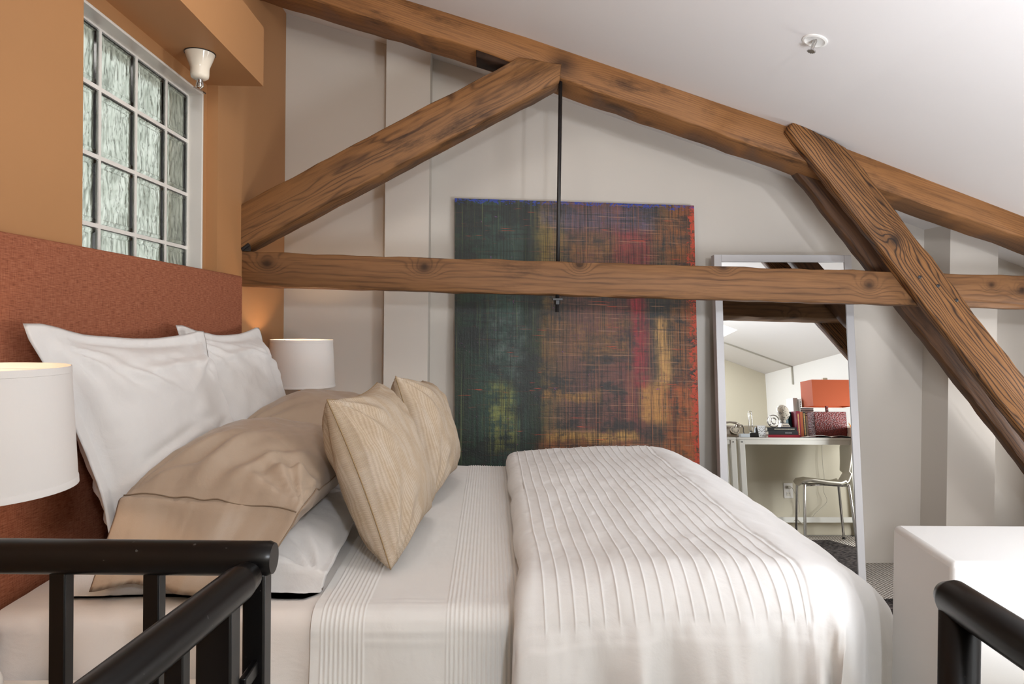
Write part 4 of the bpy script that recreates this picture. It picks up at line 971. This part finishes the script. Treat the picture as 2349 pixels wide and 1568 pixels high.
dm = Matrix.Translation((1.755, 1.792, ZD + 0.050)) @ Matrix.Rotation(-0.85, 4, 'X')
dl = MB().lathe([(0.033, 0.0), (0.034, 0.004), (0.031, 0.006), (0.012, 0.006), (0.010, 0.009), (0.002, 0.009)], dm.to_translation(), 28, dm.to_3x3().to_4x4()).obj('dial', plain('cream_dial', (226, 218, 200), 0.3), t, auto=40)
mb = MB()
for k in range(10):
    a = 2 * PI * k / 12; mb.lathe([(0.004, 0.0062), (0.004, 0.0068)], dm @ Vector((0.0225 * math.cos(a), 0.0225 * math.sin(a), 0)), 8, dm.to_3x3().to_4x4())
mb.obj('finger_holes', M['iron'], dl)
hs = [(1.668, 1.75, ZD + 0.095), (1.69, 1.75, ZD + 0.106), (1.735, 1.75, ZD + 0.112), (1.78, 1.75, ZD + 0.106), (1.802, 1.75, ZD + 0.095)]
mb = MB().tube(hs, [0.008, 0.009, 0.0075, 0.009, 0.008], 12)
for sx in (-1, 1): mb.lathe([(0.010, 0.10), (0.019, 0.088), (0.021, 0.076), (0.015, 0.072)], (1.735 + sx * 0.066, 1.75, ZD), 16)
mb.obj('handset', silver, t, smooth=True)
mb = MB()
for sx in (-1, 1): mb.tube([(1.735 + sx * 0.03, 1.75, ZD + 0.078), (1.735 + sx * 0.042, 1.75, ZD + 0.092), (1.735 + sx * 0.05, 1.765, ZD + 0.106)], 0.004, 8)
mb.obj('cradle', silver, t, smooth=True)
MB().tube([(1.806, 1.75, ZD + 0.09), (1.822, 1.755, ZD + 0.092), (1.828, 1.765, ZD + 0.07), (1.822, 1.775, ZD + 0.045), (1.826, 1.785, ZD + 0.02), (1.80, 1.80, ZD + 0.006)], 0.003, 8).obj('cord', M['iron'], t, smooth=True)
solid('note_block', MB().box(1.752, 1.815, 1.87, 1.915, ZD, ZD + 0.026), plain('pale_blue_paper', (206, 214, 220), 0.6), 'pale block of note paper in front of the silver telephone', 'note block', None, 0.001)

# pencil leaning beside the lamp
pz = [(2.625, 1.72, ZD + 0.115), (2.665, 1.74, ZD + 0.018)]
t = empty('pencil', (2.665, 1.74, ZD)); tag(t, 'orange pencil leaning by the red lamp base', 'pencil')
p0, p1 = Vector(pz[0]), Vector(pz[1])
MB().tube([p0.lerp(p1, 0.14), p1], 0.0038, 6).obj('shaft', plain('orange_lacquer', (214, 130, 40), 0.4), t)
MB().tube([p0, p0.lerp(p1, 0.14)], [0.0008, 0.0038], 6).obj('tip', plain('cut_cedar', (206, 170, 120), 0.7), t)
solid('pencil_cup', MB().lathe([(0.026, ZD), (0.028, ZD + 0.06), (0.0255, ZD + 0.06), (0.024, ZD + 0.003)], (2.672, 1.745, 0), 24), plain('tan_leather', (178, 128, 78), 0.5), 'tan leather pencil cup at the end of the desk', 'cup')

# socket plate and cable on the parapet face
yw = 1.425 - 0.0113 * (2.28 - 0.868)
t = empty('wall_outlet', (2.279, yw, 0.335)); tag(t, 'white double power outlet on the wall below the desk', 'outlet')
MB().box(2.243, 2.315, yw + 0.0005, yw + 0.006, 0.278, 0.392).obj('plate', M['ceramic'], t, bevel=0.002)
for zz in (0.310, 0.360):
    s_ = MB().box(2.264, 2.294, yw + 0.0062, yw + 0.008, zz - 0.014, zz + 0.014).obj('receptacle', plain('ivory_plastic', (226, 220, 206), 0.4), t, bevel=0.001)
    for dx in (-0.006, 0.006): MB().box(2.279 + dx - 0.001, 2.279 + dx + 0.001, yw + 0.0081, yw + 0.0085, zz - 0.002, zz + 0.007).obj('slot', M['iron'], s_)
t = empty('power_cable', (2.279, yw + 0.02, 0.36)); tag(t, 'thin pale power cable hanging from the desk to the outlet', 'cable')
yc = 1.455
kp = [(2.552, yc - 0.01, 0.70), (2.54, yc, 0.55), (2.545, yc, 0.42), (2.53, yc, 0.34), (2.552, yc, 0.26), (2.49, yc, 0.20), (2.455, yc, 0.17), (2.40, yc + 0.01, 0.115), (2.34, yc + 0.03, 0.10), (2.30, yc + 0.03, 0.13), (2.27, yc + 0.02, 0.11), (2.31, yc, 0.15), (2.34, yc, 0.19), (2.335, yc, 0.25), (2.315, yc, 0.31), (2.30, yw + 0.03, 0.355), (2.282, yw + 0.03, 0.360)]
def spline(k, m=8):
    out = []; k = [Vector(p) for p in k]
    for i in range(len(k) - 1):
        a, b, c, d = k[max(0, i - 1)], k[i], k[i + 1], k[min(len(k) - 1, i + 2)]
        for j in range(m):
            t_ = j / m; out.append(0.5 * ((2 * b) + (c - a) * t_ + (2 * a - 5 * b + 4 * c - d) * t_ ** 2 + (3 * b - a - 3 * c + d) * t_ ** 3))
    return out + [k[-1]]
MB().tube(spline(kp), 0.0022, 6).obj('flex', plain('pale_flex', (196, 190, 176), 0.5), t, smooth=True)
MB().box(2.268, 2.290, yw + 0.0092, yw + 0.032, 0.350, 0.370).obj('plug', plain('pale_plug', (206, 200, 188), 0.5), t, bevel=0.003)

# ------------------------------------------------------------------ shell chair
ch = empty('shell_chair', (2.355, 1.82, 0)); tag(ch, 'white moulded shell chair on chrome legs at the desk', 'chair')
M['shell'] = plain('white_shell_lacquer', (228, 222, 208), 0.4, 0.45)
ax = Vector((0.958, 0.287, 0)).normalized(); ay = Vector((-0.287, 0.958, 0)); c0 = Vector((2.355, 1.82, 0))   # ax points to the backrest
prof = [(-0.215, 0.395), (-0.19, 0.418), (-0.12, 0.428), (0.0, 0.415), (0.10, 0.408), (0.155, 0.425), (0.19, 0.48), (0.205, 0.56), (0.22, 0.66), (0.245, 0.76), (0.26, 0.80)]
prof = [(q[0] * 0.82, q[1]) for q in prof]
hwid = [0.17, 0.195, 0.21, 0.205, 0.19, 0.165, 0.14, 0.165, 0.205, 0.20, 0.14]
def chair_pt(a, b):
    f = a * (len(prof) - 1); i = min(int(f), len(prof) - 2); t_ = f - i
    px, pz_ = lerp(prof[i][0], prof[i + 1][0], t_), lerp(prof[i][1], prof[i + 1][1], t_); w_ = lerp(hwid[i], hwid[i + 1], t_)
    s_ = b * 2 - 1; up = 0.018 * abs(s_) ** 2.5
    p = c0 + ax * (px - (up if f > 6 else 0)) + ay * (w_ * s_); return (p.x, p.y, pz_ + (up if f < 5 else 0))
mb = MB().grid(chair_pt, 50, 18); o = mb.obj('shell', M['shell'], ch, smooth=True, fix=False); sd = o.modifiers.new('s', 'SOLIDIFY'); sd.thickness = 0.009; sd.offset = -1
for (sx, sy) in ((-1, 1), (-1, -1), (1, 1), (1, -1)):
    top = c0 + ax * (sx * 0.11) + ay * (sy * 0.13); ft = c0 + ax * (0.145 if sx > 0 else -0.175) + ay * (sy * 0.215)
    k = [top + Vector((0, 0, 0.402)), top.lerp(ft, 0.45) + Vector((0, 0, 0.400)), top.lerp(ft, 0.62) + Vector((0, 0, 0.375)), ft + Vector((0, 0, 0.016))]
    l = MB().tube(spline(k, 6), 0.0095, 12).obj('leg', M['chrome'], ch, smooth=True)
    MB().lathe([(0.011, 0.009), (0.011, 0.020)], (ft.x, ft.y, 0), 12).obj('foot_cap', M['iron'], l)
MB().tube([c0 + ax * 0.13 + ay * -0.13 + Vector((0, 0, 0.400)), c0 + ax * -0.13 + ay * 0.13 + Vector((0, 0, 0.400))], 0.008, 8).obj('cross_bar', M['chrome'], ch, smooth=True)
MB().tube([c0 + ax * 0.13 + ay * 0.13 + Vector((0, 0, 0.400)), c0 + ax * -0.13 + ay * -0.13 + Vector((0, 0, 0.400))], 0.008, 8).obj('cross_bar', M['chrome'], ch, smooth=True)

# ------------------------------------------------------------------ braided rug
g = NT('charcoal_braided_wool', 0.95, 0.1); x, y, z = g.xyz(g.coord())
br_ = g.voronoi(g.vec(g.mul(x, 38.0), g.mul(y, 76.0), 0.0), 1.0); f = g.add(br_, g.mul(g.noise(g.coord(), 220, 2), 0.3))
g.color(g.ramp(f, [(0.2, rgb(104, 96, 92)), (0.6, rgb(74, 68, 66)), (0.95, rgb(28, 26, 26))])); g.bump(g.mul(br_, -1.0), 1.0, 0.012)
rg = empty('rug', (1.82, 2.36, 0)); tag(rg, 'charcoal braided rug with short black fringe below the chair', 'rug')
MB().box(1.22, 2.43, 1.70, 3.005, 0.001, 0.009).obj('rug_body', g.m, rg, bevel=0.004)
mb = MB(); random.seed(4)
for k in range(150):
    xx = 1.225 + k * 0.00805; mb.tube([(xx, 3.004, 0.006), (xx + random.uniform(-.003, .003), 3.02, 0.006), (xx + random.uniform(-.006, .006), 3.036, 0.003)], 0.0022, 5)
fr = mb.obj('fringe', M['iron'], rg); fr['kind'] = 'stuff'
